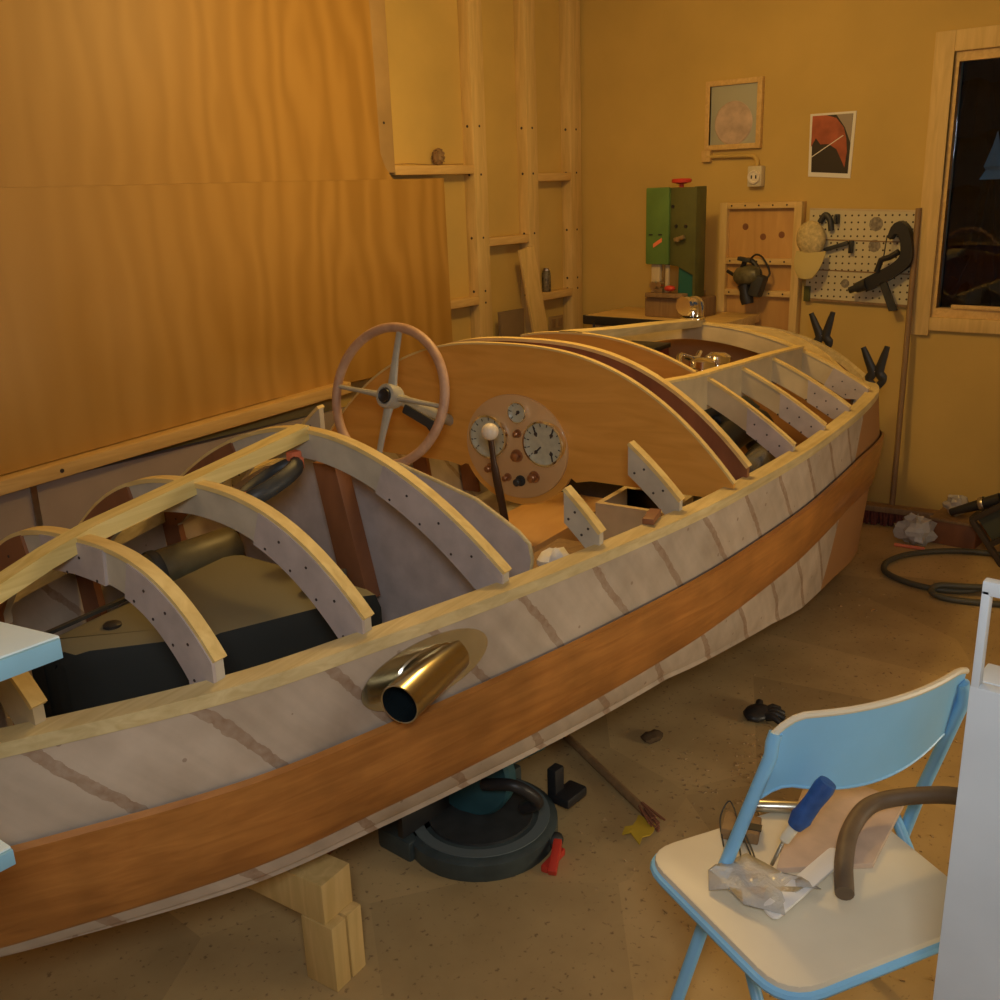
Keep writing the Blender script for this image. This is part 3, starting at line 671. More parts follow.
def gusset(o, s, fn, t0, t1, mat='gusset', nscrew=7, foot=(False, False), vert=False):
    g = arc_band(MB(), s-.007, fn, t0, t1, (.084 if vert else (lambda t_: .068+.018*min(1, abs(t_-TC)/hb(s)))), .0075, 16, foot=foot, vert=vert); g.mat(1)
    for k in range(nscrew):
        t_ = t0+(t1-t0)*(k+.6)/(nscrew+.2); z = fn(t_)-(.03 if k % 2 else .068); sl = abs((fn(t_+.01)-fn(t_-.01))/.02)
        t_ += (-1 if t_ < TC else 1)*-.03*min(1.2, sl)*(0.4 if k % 2 else 1)
        g.lathe([(0, .001), (.0032, .0008), (.0032, 0)], (s-.007, t_, z), (-1, 0, 0), 8)
    build('gusset', g, [mat, 'screw'], o, local=True, label='mauve plywood gusset with screws' if mat == 'gusset' else 'dark gusset')
for s, zc, p in BEAMS[1:4]:
    b = hb(s); o, fn, t0, t1 = beam(s, zc, p, b)
    gusset(o, s, fn, t0, TC-b*.42, nscrew=7, foot=(True, False)); gusset(o, s, fn, TC+b*.42, t1, 'mahogdark', 5, foot=(False, True))
    if s < 1.2: gusset(o, s, fn, TC-.10, TC+.10, nscrew=4)
b = hb(.8); o, fn, t0, t1 = beam(.80, .965, 2.4, b, mat='ply2')
# side knees of the cockpit
for s, zc, p, tin in ((2.01, 1.15, 2.5, .545), (2.34, 1.172, 2.4, .555)):
    b = hb(s)
    for sd in (-1, 1):
        fn = crown(s, zc, p, b); e = .030; a0, a1 = (TC-b+e, TC-tin) if sd < 0 else (TC+tin, TC+b-e)
        g = arc_band(MB(), s, fn, a0, a1, .085, th, 16, foot=(sd < 0, sd > 0), vert=True); g.mat(1)
        for k in range(5):
            t_ = a0+(a1-a0)*(k+.7)/5.4; g.lathe([(0, .001), (.0035, .0008), (.0035, 0)], (s, t_, fn(t_)-(.025 if k % 2 else .062)), (-1, 0, 0), 8)
        o = build('side_knee', g, ['ply', 'screw'], boat, local=True)
        build('top_strip', arc_band(MB(), s-.004, fn, a0, a1, .002, th+.009, 16, out=.008), 'cap', o, local=True, label='yellow strip for light on the top edge')
# aft king batten
rows = [V((x, TC, lerp_t(x, ZCR)+.012)) for x in np.linspace(.60, 1.705, 12)]
m_ = MB()
for a, b in zip(rows[:-1], rows[1:]): pass
P4 = [[p+V((0, dy, dz)) for p in rows] for dy, dz in ((-.021, 0), (.021, 0), (.021, -.034), (-.021, -.034), (-.021, 0))]
m_.grid(P4); m_._f([m_.bm.verts.new(P4[k][-1]) for k in range(4)])
build('king_batten', m_, 'cleat', boat, local=True, label='square yellow pine batten down the centre of the aft deck')
# forward beams, both sides of the hatch carlins
CT = .47
def carl(x): return V((x, 0, 0))
for s, zc, p in BEAMS[5:8]:
    b = hb(s); fn = crown(s, zc, p, b)
    for sd in (-1, 1):
        e = .030; a0, a1 = (TC-b+e, TC-CT) if sd < 0 else (TC+CT, TC+b-e)
        o = build('deck_beam', arc_band(MB(), s, fn, a0, a1, .082, th, 24, foot=(sd < 0, sd > 0), vert=True), 'ply2', boat, local=True)
        build('top_strip', arc_band(MB(), s-.003, fn, a0, a1, .002, th*.7+.006, 24, out=.007), 'cap', o, local=True, label='yellow strip for light on the top edge')
        if sd < 0: gusset(o, s, fn, a0, a0+(a1-a0)*.50, nscrew=7, foot=(True, False), vert=True)
s, zc, p = BEAMS[8]; b = hb(s)
o, fn, t0, t1 = beam(s, zc, p, b, mat='ply2')
gusset(o, s, fn, t0, t0+.14, nscrew=5, foot=(True, False))
# inner bow beam parallel to the rim
m_ = MB(); a = []; i0 = next(i for i in range(NP) if PS[i].x > 4.14)
for side in (-1, 1):
    I = range(i0, NP)
    A_ = [per(i, .085, side)+V((0, 0, rz_(i)+.012)) for i in I]; B_ = [per(i, .10, side)+V((0, 0, rz_(i)+.013)) for i in I]
    C_ = [p-V((0, 0, .07)) for p in B_]; D_ = [p-V((0, 0, .07)) for p in A_]
    build('bow_beam', MB().grid([A_, B_, C_, D_, A_]), 'cap', boat, local=True)
# second beam behind the dash and deck skin
s, zc, p = BEAMS[4]; b = hb(s)
o, fn, t0, t1 = beam(s, zc, p, b, mat='mahogdark')
# dashboard
SD = 2.60
bD = hb(SD); fD = crown(SD, 1.19, 2.6, bD)
n = 60
cy_, cz_, cr_ = 1.662, .866, .172                # instrument cluster
top = [V((SD, TC-bD+.015+(2*bD-.03)*k/n, fD(TC-bD+.015+(2*bD-.03)*k/n))) for k in range(n+1)]
def dash_low(t_):
    base = .785 if abs(t_-TC) < bD-.05 else .785+.0
    d = abs(t_-cy_)/1.1
    if d < cr_+.02:
        r = cr_+.02; base = min(base, cz_-math.sqrt(max(0, r*r-d*d)))
    elif d < cr_+.07: base -= .012*(1-(d-cr_-.02)/.05)
    return min(base, fD(t_)-.01)
ts = sorted(set([TC-bD+.015+(2*bD-.03)*k/90 for k in range(91)]+[cy_+(cr_+.02)*math.sin(q*PI/40) for q in range(-20, 21)]))
rowt = [V((SD, t_, fD(t_))) for t_ in ts]; rowb = [V((SD, t_, dash_low(t_))) for t_ in ts]
dash = build('dashboard', MB().slab([rowt, [(a+b)/2 for a, b in zip(rowt, rowb)], rowb], (.014, 0, 0)), 'mahog', boat, local=True, label='arched varnished mahogany dashboard')
build('top_strip', arc_band(MB(), SD-.003, fD, TC-bD+.015, TC+bD-.015, .001, .02, 60, out=.005), 'cap', dash, local=True, label='pale edge strip')
burl = wood('pale_mahogany', (.58, .35, .15), (.68, .43, .20), (8, 3, 3), .4, coat=.2)
pl = []
for k in range(72):
    a = 2*PI*k/72; r = cr_-.004
    y, z = cy_+r*math.cos(a)*1.12, cz_+r*math.sin(a)
    pl.append(V((SD-.010, y, z)))
build('instrument_panel', MB().prism(pl, (.012, 0, 0), .003), burl, dash, local=True, label='round pale wood instrument panel')
def gauge(y, z, r, marks, needle):
    g = MB().lathe([(r*.86, .0), (r*.90, .017), (r*.98, .016), (r*1.03, .008), (r*1.03, 0)], (SD-.010, y, z), (-1, 0, 0), 40)
    g.mat(1).lathe([(0, .006), (r*.88, .006)], (SD-.010, y, z), (-1, 0, 0), 40); g.mat(2)
    x = SD-.0168
    for k in range(marks):
        a = math.radians(-40+260*k/(marks-1)); ca, sa = math.cos(a), math.sin(a)
        g.bar((x, y+ca*r*.72, z+sa*r*.72), (x, y+ca*r*.84, z+sa*r*.84), .003, .001, (1, 0, 0))
    for (ny, nz, a) in needle:
        a = math.radians(a)
        g.bar((x-.001, y+ny*r-math.cos(a)*r*.12, z+nz*r-math.sin(a)*r*.12), (x-.001, y+ny*r+math.cos(a)*r*.34, z+nz*r+math.sin(a)*r*.34), .005, .001, (1, 0, 0))
        g.lathe([(0, .002), (.006, .002), (.006, 0)], (x, y+ny*r, z+nz*r), (-1, 0, 0), 10)
    build('gauge', g, ['chrome', 'dial', 'screw'], dash, local=True, label='round chrome-rimmed gauge with pale dial')
gauge(1.757, .892, .072, 11, [(.05, .0, 60)])
gauge(1.553, .890, .074, 12, [(.38, .38, 70), (-.38, .38, 110), (.38, -.40, 135), (-.36, -.42, 260)])
gauge(1.644, .981, .034, 7, [(0, 0, -50)])
def knob(y, z, r, L, m): build('knob', MB().lathe([(r*1.5, 0), (r*1.5, .004), (r*.55, .006), (r*.55, L*.5), (r, L*.6), (r, L*.9), (r*.7, L), (0, L)], (SD-.010, y, z), (-1, 0, 0), 16), m, dash, local=True)
copper = plain('worn_copper', (.45, .24, .13), .3, metal=.8)
for y, z, r, L, m in ((1.651, .911, .009, .022, copper), (1.656, .838, .014, .022, copper), (1.757, .787, .011, .03, copper), (1.693, .763, .009, .028, copper), (1.645, .757, .012, .032, 'dark'), (1.593, .776, .013, .028, copper)):
    knob(y, z, r, L, m)
# mahogany bulkhead across the hatch, and king plank
sB = 3.02; fB = crown(sB, 1.168, 2.1, hb(sB))
sk = build('bulkhead', arc_band(MB(), sB, fB, TC-CT+.015, TC+.20, .30, .012, 24, vert=True), 'mahog', boat, local=True, label='mahogany bulkhead ahead of the dashboard')
build('edge_strip', arc_band(MB(), sB-.003, fB, TC-CT+.015, TC+.20, .001, .020, 24, out=.006), 'cap', sk, local=True, label='pale edge strip')
xs = np.linspace(3.02, 4.135, 12)
P4 = [[V((x, TC+dy, lerp_t(x, ZCR)+.014+dz)) for x in xs] for dy, dz in ((-.045, 0), (.045, 0), (.045, -.03), (-.045, -.03), (-.045, 0))]
m_ = MB().grid(P4); m_._f([m_.bm.verts.new(P4[k][-1]) for k in range(4)])
build('king_plank', m_, 'clamp', boat, local=True)
for sd in (-1, 1):
    xs = np.linspace(2.745, 4.105, 14)
    def cz2(x):
        s = x; zc = lerp_t(s, ZCR); b = hb(s); p = 2.0+.3*max(0, (3.0-x)/.28); return crown(s, zc, p, b)(TC+CT)+.010
    P4 = [[V((x, TC+sd*CT+dy, cz2(x)+dz)) for x in xs] for dy, dz in ((-.014, 0), (.014, 0), (.014, -.115), (-.014, -.115), (-.014, 0))]
    o = build('hatch_carlin', MB().grid(P4), 'ply2', boat, local=True)
    P4 = [[V((x, TC+sd*CT+dy, cz2(x)+dz)) for x in xs] for dy, dz in ((-.018, .008), (.018, .008), (.018, 0), (-.018, 0), (-.018, .008))]
    build('top_strip', MB().grid(P4), 'cap', o, local=True, label='yellow strip for light on the top edge')
# seat back panel
bS = hb(1.9)
prof = [(0, 1.0), (.13, .985), (.25, .955), (.36, .925), (.43, .888), (.48, .86), (.508, .835), (.515, .80), (.50, .72), (.47, .60), (.45, .41)]
pts = [(1.90, TC-a, z) for a, z in prof]+[(1.90, TC+a, z) for a, z in prof[::-1][:-1]]
sb = build('seat_back', MB().prism(pts, (.012, 0, 0)), 'gusset', boat, local=True, label='grey plywood bulkhead with rounded top corners')
build('edge_strip', MB().tube([(1.906, TC-a, z+.002) for a, z in prof[:9]], .006, 8), 'clamp', sb, local=True)
build('frame_post', MB().prism([(1.80, 1.775, .995), (1.80, 1.70, .998), (1.80, 1.62, .64), (1.80, 1.70, .62)], (.05, 0, 0), .003), 'mahogdark', boat, local=True, label='dark red-brown slanting frame post')
# hull frames (ribs) along both sides
for s in (.80, 1.06, 1.35, 1.70, 2.01, 2.34, 2.72, 3.07, 3.39, 3.72, 4.10):
    b = hb(s); z0 = .40
    for sd in (-1, 1):
        y0, y1 = TC+sd*(b-.018), TC+sd*(b-.085); yb0, yb1 = TC+sd*(b-.06), TC+sd*(b-.14)
        build('hull_frame', MB().prism([(s+.002, y0, .785), (s+.002, y1, .785), (s+.002, yb1, z0), (s+.002, yb0, z0)], (.018, 0, 0)), 'ply' if sd < 0 else 'mahogdark', boat, local=True)
# steering wheel
sw = build('steering_wheel', MB().tube([V((0, (.208*math.cos(a)), .208*math.sin(a))) for a in np.linspace(0, 2*PI, 65)[:-1]], .0145, 12, closed=True), 'rim', boat, local=True, label='four-spoke steering wheel with bare wood rim')
WC = V((2.30, 1.925, 1.062)); RW = rotm('Y', 16)
WM_ = Matrix.Translation(WC) @ RW.to_4x4()
sw.data.transform(WM_)
def wpart(name, mb, mats, **k):
    bmesh.ops.transform(mb.bm, matrix=WM_, verts=mb.bm.verts[:]); return build(name, mb, mats, sw, local=True, **k)
for k in range(4):
    a = math.radians(90*k+4); d = V((0, math.cos(a), math.sin(a)))
    wpart('spoke', MB().tube([d*.02+V((.012, 0, 0)), d*.05+V((.008, 0, 0)), d*.12+V((.002, 0, 0)), d*.201], [.017, .015, .011, .010], 10, flat=.7), 'spoke')
wpart('hub', MB().lathe([(0, .035), (.034, .034), (.038, .02), (.038, -.012), (.034, -.018), (.026, -.02), (.022, -.012), (0, -.012)], (0, 0, 0), (1, 0, 0), 28), 'spoke')
wpart('hub_cap', MB().lathe([(.023, -.019), (.02, -.026), (.015, -.022), (0, -.018)], (0, 0, 0), (1, 0, 0), 24), 'black', label='dark hollow hub centre')
wpart('column', MB().tube([(.03, 0, 0), (.16, 0, -.02), (.34, 0, -.05)], .018, 14), 'spoke')
wpart('throttle_lever', MB().bar((.045, -.03, -.03), (.04, -.16, -.075), .016, .03, bev=.006).bar((.05, -.10, -.05), (.045, -.165, -.10), .014, .02, bev=.005), 'dark', label='dark levers behind the hub')
# gear lever
gl = build('gear_lever', MB().tube(smooth([(2.42, 1.575, .44), (2.40, 1.575, .62), (2.38, 1.58, .74), (2.36, 1.588, .86), (2.35, 1.594, .965)], 5), [.012]*16+[.0085]*5, 12), plain('dark_brown_lever', (.06, .028, .015), .4), boat, local=True, label='dark brown lever with a cream ball knob')
build('ball_knob', MB().ball((2.35, 1.594, .975), .0255, seg=20), 'cream', gl, local=True, label='cream ball knob')
# drive box under the dash
build('drive_cover', MB().prism([(2.57, 1.585, .55), (2.57, 1.86, .55), (3.2, 1.86, .55), (3.2, 1.585, .55)], (0, 0, -.15), .006), wood('orange_ply', (.50, .28, .10), (.60, .36, .14), (3, 9, 9), .5), boat, local=True)
bx = MB()
for (x0, x1, y0, y1) in ((2.86, 2.88, 1.26, 1.52), (3.06, 3.08, 1.26, 1.52), (2.88, 3.06, 1.26, 1.28), (2.88, 3.06, 1.50, 1.52)):
    bx.box(((x0+x1)/2, (y0+y1)/2, .515), (x1-x0, y1-y0, .22))
bx.box((2.97, 1.39, .41), (.2, .25, .015))
build('locker_box', bx, 'ply2', boat, local=True)
build('side_bench', MB().box((2.16, 1.27, .66), (.46, .24, .015)).box((2.16, 1.385, .53), (.46, .012, .25)), 'brownwood', boat, local=True)
# engine
en = build('engine', MB().box((3.50, TC, .62), (.74, .40, .36), bev=.03).box((3.50, TC-.20, .76), (.66, .20, .14), rotm('X', 15), .03).box((3.50, TC+.20, .76), (.66, .20, .14), rotm('X', -15), .03), 'dark', boat, local=True, label='dark engine under the fore deck')
for sd in (-1, 1):
    build('rocker_cover', MB().box((3.50, TC+sd*.24, .845), (.60, .15, .07), rotm('X', -sd*25), .022), 'black' if sd < 0 else 'chrome', en, local=True)
    build('manifold', MB().tube(smooth([(3.16, TC+sd*.43, .64), (3.24, TC+sd*.43, .73), (3.5, TC+sd*.43, .76), (3.72, TC+sd*.43, .74), (3.82, TC+sd*.42, .64)], 6), .062, 14), 'black', en, local=True)
    q = MB()
    for k in range(4): q.tube(smooth([(3.28+k*.14, TC+sd*.30, .80), (3.28+k*.14, TC+sd*.37, .83), (3.29+k*.14, TC+sd*.43, .79)], 5), .026, 10)
    build('exhaust_header', q, 'dark', en, local=True)
build('oil_cooler', MB().lathe([(0, 0), (.042, .004), (.048, .012), (.048, .30), (.042, .308), (0, .312)], (3.12, TC-.60, .70), (1, .12, .02), 22), plain('blue_steel', (.30, .33, .35), .25, metal=.8), en, local=True, label='silver cylinder beside the engine')
for x, y in ((3.72, -.20), (3.86, -.21), (3.70, .13),):
    build('carburettor', MB().lathe([(0, 0), (.045, 0), (.048, .03), (.036, .05), (.052, .06), (.052, .085), (.03, .10), (0, .10)], (x, TC+y, .885), (.1, 0, 1), 20), 'chrome', en, local=True, label='shiny chrome carburettor')
build('fuel_rail', MB().tube(smooth([(3.66, TC-.13, .96), (3.74, TC-.10, .985), (3.82, TC-.13, .96), (3.92, TC-.11, .97)], 6), .012, 10), 'chrome', en, local=True)
build('radiator_hose', MB().tube(smooth([(3.05, TC-.25, .68), (3.2, TC-.36, .84), (3.4, TC-.38, .86), (3.6, TC-.36, .80)], 6), .03, 12), 'black', en, local=True)
# exhaust outlet on the side
def hp(s, z, off=0):                              # point on the starboard side
    b = hb(s); e = .02; sl = (hb(s+e)-hb(s-e))/(2*e); nrm = V((sl, -1, 0)).normalized()*-1
    nrm = V((-sl, -1, 0)).normalized(); return V((s, TC-b+.006, z))+nrm*off, nrm, V((1, -sl, 0)).normalized()
p0, nr, tg = hp(1.40, .735)
Z_ = V((0, 0, 1))
fl = []
for k in range(48):
    a = 2*PI*k/48; s = 1.462+.155*math.cos(a)
    q, _, _ = hp(s, (.712)+.068*math.sin(a)+.008*math.cos(a), .004); fl.append(q)
ex = build('exhaust_outlet', MB().prism(fl, nr*.003), 'stain', boat, local=True, label='polished stainless exhaust pipe welded to an oval flange')
root, _, _ = hp(1.535, .712, -.012); e0, _, _ = hp(1.352, .698, .068)
dr = (root-e0).normalized(); Lp = (root-e0).length
pipe = MB().lathe([(.0425, 0), (.0425, Lp), (0, Lp)], e0, dr, 36).lathe([(.0425, 0), (.0405, -.001), (.039, 0)], e0, dr, 36)
build('pipe', pipe, 'stain', ex, local=True)
build('pipe_bore', MB().lathe([(.039, 0), (.039, Lp*.7), (0, Lp*.7)], e0, dr, 36), plain('dark_bore', (.02, .03, .035), .25, metal=.4), ex, local=True, label='dark pipe bore')  # bore lined in a near-black metal tone
wl = []
for k in range(40):
    a = 2*PI*k/40; c_ = e0+dr*(Lp*.74)
    q, _, _ = hp(1.472+.085*math.cos(a), .707+.048*math.sin(a), .006); wl.append(q)
build('weld_bead', MB().tube(wl, [.0035+.0015*(k % 2) for k in range(40)], 6, closed=True), 'stain', ex, local=True)

LW = lambda x, y, z: WM[boat] @ V((x, y, z))     # boat-local to world
# loose things in the boat
def bt(name, label, cat, x, y, z, rz=0, group=None): return thing(name, label, cat, LW(x, y, z), YAW+rz, group)
def prismB(pts, d): return MB().prism([LW(*p) for p in pts], d)
t = bt('fuel_tank', 'big black dusty-topped fuel tank lying between the aft deck beams', 'fuel tank', 1.3, 1.75, .41)
build('tank_body', MB().prism([LW(1.69, 1.46, .415), LW(1.72, 2.02, .415), LW(1.07, 1.95, .415), LW(1.07, 1.90, .415), LW(1.10, 1.83, .415), LW(1.30, 1.64, .415)], (0, 0, .335), .05), 'tank', t)
build('filler_cap', MB().lathe([(.02, 0), (.02, .008), (.014, .012), (0, .012)], LW(1.22, 1.86, .748), (0, 0, 1), 20), 'black', t)
build('outlet_fitting', MB().lathe([(.03, 0), (.03, .03), (.018, .035), (.018, .05), (0, .05)], LW(1.60, 1.60, .748), (0, 0, 1), 12).tube([LW(1.60, 1.60, .785), LW(1.64, 1.54, .79)], .012), 'dark', t)
build('strap_seam', MB().bar(LW(1.08, 1.95, .752), LW(1.40, 1.97, .752), .012, .008), 'dark', t)
t = bt('muffler', 'dark olive cylinder beside the fuel tank at the far side', 'muffler', 1.6, 2.13, .70)
a, b = LW(1.48, 2.17, .70), LW(1.80, 2.10, .715); ax = (b-a).normalized(); L = (b-a).length
build('shell', MB().lathe([(0, 0), (.052, .004), (.058, .012), (.058, L-.012), (.052, L-.004), (0, L)], a, ax, 28), plain('olive_shell', (.12, .10, .05), .45, var=.5, vs=10), t)
build('band', MB().lathe([(.060, .07), (.062, .075), (.062, .09), (.060, .095)], a, ax, 28), 'dark', t)
t = bt('crumpled_paper', 'crumpled white paper on the side bench behind the sheer', 'paper', 2.12, 1.22, .6675)
build('sheet', MB().ball(LW(2.12, 1.25, .712), .042, 1.2, .8, .75, seg=12, jit=.25), 'paper', t)
tag(build('rag', MB().ball(LW(2.00, 1.24, .697), .05, 1.3, 1, .5, seg=14, jit=.15), plain('grey_rag', (.30, .27, .21), .9)), 'grey rag on the side bench beside the crumpled paper', 'rag')
tag(build('carton', MB().box(LW(1.95, 1.33, .69), (.05, .03, .045), rotm('Z', 20), .002), plain('green_white_print', (.50, .60, .38), .6, var=.7, vs=60)), 'small green and white carton beside the grey rag', 'carton')
tag(build('wood_wedge', MB().bar(LW(2.20, 1.02, .832), LW(2.28, 1.035, .835), .03, .016, bev=.002), 'mahogdark'), 'small brown wood wedge lying on the near sheer', 'wedge')
t = bt('chrome_cowl', 'shiny chrome cowl vent standing on the front end of the king plank', 'vent', 4.10, 1.70, 1.083)
CX = 4.10; zt = lerp_t(CX, ZCR)+.0155
build('base_ring', MB().lathe([(.055, 0), (.055, .006), (.042, .014), (0, .014)], LW(CX, 1.70, zt), (0, 0, 1), 28), 'chrome', t)
build('cowl', MB().lathe([(.046, .012), (.046, .05), (.042, .072), (.030, .090), (.012, .098), (0, .099)], LW(CX, 1.70, zt), (.12, 0, 1), 28).tube(smooth([LW(CX-.01, 1.70, zt+.055), LW(CX-.045, 1.715, zt+.062), LW(CX-.06, 1.72, zt+.062)], 5), [.036]*5+[.040]*6, 20), 'chrome', t)
t = bt('red_box', 'tall dull red box with a black lid in the engine bay', 'box', 3.95, 2.0, .41)
build('body', MB().box(LW(3.96, 1.87, .69), (.16, .18, .55), rotm('Z', 7), .008), plain('dull_red', (.30, .04, .03), .5, var=.3, vs=20), t)
build('lid', MB().box(LW(3.96, 1.87, .975), (.17, .19, .02), rotm('Z', 7), .004), 'black', t)

# spring clamps
def spring_clamp(label, Mw, opening=24, jaw=.0):
    t = thing('spring_clamp', label, 'clamp', (0, 0, 0), 0, None); t.matrix_world = Mw; WM[t] = Mw
    for sd, nm in ((1, 'arm'), (-1, 'arm')):
        pth = smooth([(-.055, 0, sd*.012), (-.03, 0, sd*.030), (0, 0, sd*.014), (.05, 0, sd*.030), (.105, 0, sd*.050)], 5)
        build('arm', MB().tube(pth, [.010]*6+[.013]*6+[.013, .012, .0115, .011, .0105, .010, .009, .008, .0075][:len(pth)-12], 10, flat=1.5), 'black', t, local=True)
        build('jaw_pad', MB().box((-.06, 0, sd*.008), (.024, .028, .012), rotm('Y', sd*20), .004), 'orange' if jaw else 'dark', t, local=True)
    build('spring', MB().tube([(.004*math.cos(a)+0, .016*(a/12-.5), .0+.010*math.sin(a)) for a in np.linspace(0, 12*PI/3, 40)], .0025, 6), 'steel', t, local=True)
    return t
def orient(p, xdir, zdir):
    x = V(xdir).normalized(); z = V(zdir); y = z.cross(x).normalized(); z = x.cross(y)
    return Matrix.Translation(V(p)) @ Matrix((x, y, z)).transposed().to_4x4()
# corner clamp: two handles up-left and up, jaws over the bow corner rim
cp = LW(4.29, .965, .87)
spring_clamp('black spring clamp gripping the near bow corner of the boat', orient(cp, (0, .1, 1), (0, 1, -.1)))
cp = LW(4.50, 1.25, .975)
spring_clamp('black spring clamp on the bow rim below the pine panel', orient(cp, (0, .1, 1), (0, 1, 0)))
# hand clamp with orange pads under the centre batten
t = bt('hand_clamp', 'dark oval hand clamp with orange pads under the aft centre batten', 'clamp', 1.57, 1.70, 1.0)
cc = LW(1.578, 1.700, 1.012)
ax1 = (LW(1, 0, 0)-LW(0, 0, 0)); ax1 = V((ax1.x, ax1.y, .28)).normalized()
ax2 = V((-.55, .75, -.30)); ax2 = (ax2-ax1*ax2.dot(ax1)).normalized()
def ov(a, ra, rb): return cc+ax1*ra*math.cos(a)+ax2*rb*math.sin(a)
build('lower_arm', MB().tube([ov(a, .088, .042) for a in np.linspace(PI+.25, 2*PI-.2, 16)], [.012]+[.016]*14+[.012], 10, flat=1.3), 'dark', t)
build('upper_arm', MB().tube([ov(a, .088, .042) for a in np.linspace(.25, PI-.2, 16)], [.010]+[.013]*14+[.010], 10, flat=1.3), 'dark', t)
build('jaw_pad', MB().box(cc+ax1*.090+Z_*.018, (.03, .025, .024), bev=.005).box(cc+ax1*.10-Z_*.004, (.02, .03, .03), bev=.005), 'orange', t)
build('pivot_pad', MB().box(cc-ax1*.075+Z_*.006, (.036, .024, .016), bev=.005), 'orange', t)
build('handle_end', MB().tube([cc-ax1*.08-Z_*.004, cc-ax1*.115-Z_*.02], [.016, .011], 12), 'dark', t)

# cradles under the hull
def cradle(label, s, half, z, group=None):
    t = bt('boat_cradle', label, 'cradle', s, TC, 0, 0, group)
    def lb(c, size): return MB().box(LW(*c), size, rotm('Z', 7), .004)
    build('crossbeam', lb((s, TC, z-.05), (.09, half*2+.05, .10)), 'pine', t)
    for sd in (-1, 1):
        build('post', lb((s-.025, TC+sd*half, (z-.1)/2), (.045, .09, z-.1)), 'pine', t)
        build('post', lb((s+.025, TC+sd*half, (z-.1)/2), (.045, .09, z-.1)), 'pine', t)
    return t
cradle('pale timber cradle post under the near side of the stern', 1.29, .36, .265)
cradle('pale timber cradle holding up the bow', 3.6, .42, .08)

# mitre saw below the hull
sx, sy = 1.69, 1.56
t = thing('mitre_saw', 'dark teal mitre saw on the floor under the boat', 'mitre saw', (sx, sy, 0), .3)
O = V((sx, sy, 0))
build('base', MB().lathe([(0, 0), (.20, 0), (.205, .01), (.205, .05), (.19, .06), (0, .06)], O, (0, 0, 1), 40).box(O+V((.02, .12, .03)), (.46, .12, .06), bev=.01), plain('saw_base', (.055, .075, .075), .5, var=.3, vs=16), t)
build('table', MB().lathe([(0, .06), (.14, .06), (.14, .068), (0, .068)], O, (0, 0, 1), 40), 'dark', t)
build('scale_ring', MB().lathe([(.155, .0605), (.185, .0605), (.185, .063), (.155, .063)], O, (0, 0, 1), 40), plain('scale_grey', (.14, .17, .17), .5), t)
build('fence', MB().box(O+V((.0, .09, .10)), (.42, .02, .07), bev=.004), 'black', t)
build('blade_guard', MB().lathe([(.0, -.025), (.12, -.025), (.128, -.015), (.128, .015), (.12, .025), (0, .025)], O+V((.0, .03, .185)), (.9, .2, 0), 36), 'sawteal', t)
build('motor', MB().lathe([(0, 0), (.05, .005), (.055, .02), (.055, .14), (.045, .16), (0, .16)], O+V((.10, .02, .20)), (.9, -.1, -.05), 24), 'sawteal', t)
build('handle', MB().tube(smooth([O+V((-.05, -.06, .20)), O+V((-.03, -.15, .22)), O+V((.02, -.18, .16)), O+V((.02, -.13, .12))], 6), .016), 'black', t)
build('stop_block', MB().box(O+V((.20, -.10, .09)), (.04, .03, .10), bev=.005).box(O+V((.22, -.13, .055)), (.09, .06, .03), bev=.008), 'black', t)
build('arm', MB().bar(O+V((-.02, .14, .05)), O+V((-.02, .08, .22)), .05, .05, bev=.01), 'sawteal', t)
tag(build('timber_offcut', MB().bar((1.34, 1.80, .03), (1.40, 1.62, .25), .06, .03, bev=.003), 'mahogdark'), 'dark brown timber leaning beside the mitre saw', 'offcut')

# floor litter
t = thing('stick_brush', 'long dark wooden stick with ragged reddish end on the floor', 'stick', (2.1, 1.42, 0))
build('shaft', MB().tube([(2.235, 1.72, .014), (2.02, 1.255, .014)], .0125, 10), 'brownwood', t)
q = MB()
for i in range(40):
    a = random.uniform(0, 2*PI); r = random.uniform(0, .012); q.bar((2.03+r*math.cos(a), 1.275, .016+r*math.sin(a)), (1.985+r*2.2*math.cos(a), 1.20+random.uniform(-.02, .015), max(.004, .016+r*1.3*math.sin(a))), .004, .004)
build('ragged_end', q, plain('rusty_fibre', (.25, .10, .05), .9), t)
rows = [[(1.90+.022*i+.01*math.sin(j*1.7), 1.25-.02*j+.006*math.sin(i*2), .012+.010*abs(math.sin(i*1.3+j))) for j in range(4)] for i in range(5)]
tag(build('yellow_scrap', MB().slab(rows, (0, 0, -.003)), 'yellow'), 'crumpled yellow scrap on the floor below the cream seat', 'scrap')
t = thing('red_clamp', 'small red hand tool on the floor right of the mitre saw', 'tool', (1.70, 1.33, 0))
build('grip', MB().bar((1.66, 1.30, .012), (1.74, 1.34, .045), .022, .02, bev=.004), 'red', t)
build('grip', MB().bar((1.66, 1.325, .012), (1.75, 1.335, .012), .02, .02, bev=.004), 'red', t)
build('jaw', MB().ball((1.755, 1.36, .028), .024, 1, .8, .9), 'dark', t)
t = thing('work_glove', 'black crumpled work glove on the floor behind the blue chair', 'glove', (2.68, 1.24, 0))
g = MB().ball((2.68, 1.25, .02), .05, 1.1, .8, .4, seg=14, jit=.06)
build('palm', g, 'black', t)
for a in (-35, -12, 10, 32, 80):
    a = math.radians(a-60); c = V((2.68, 1.25, .018)); d = V((math.cos(a), math.sin(a), 0))
    build('finger', MB().tube([c+d*.035, c+d*.06+Z_*.008, c+d*.085-Z_*.004], [.014, .012, .009]), 'black', t)
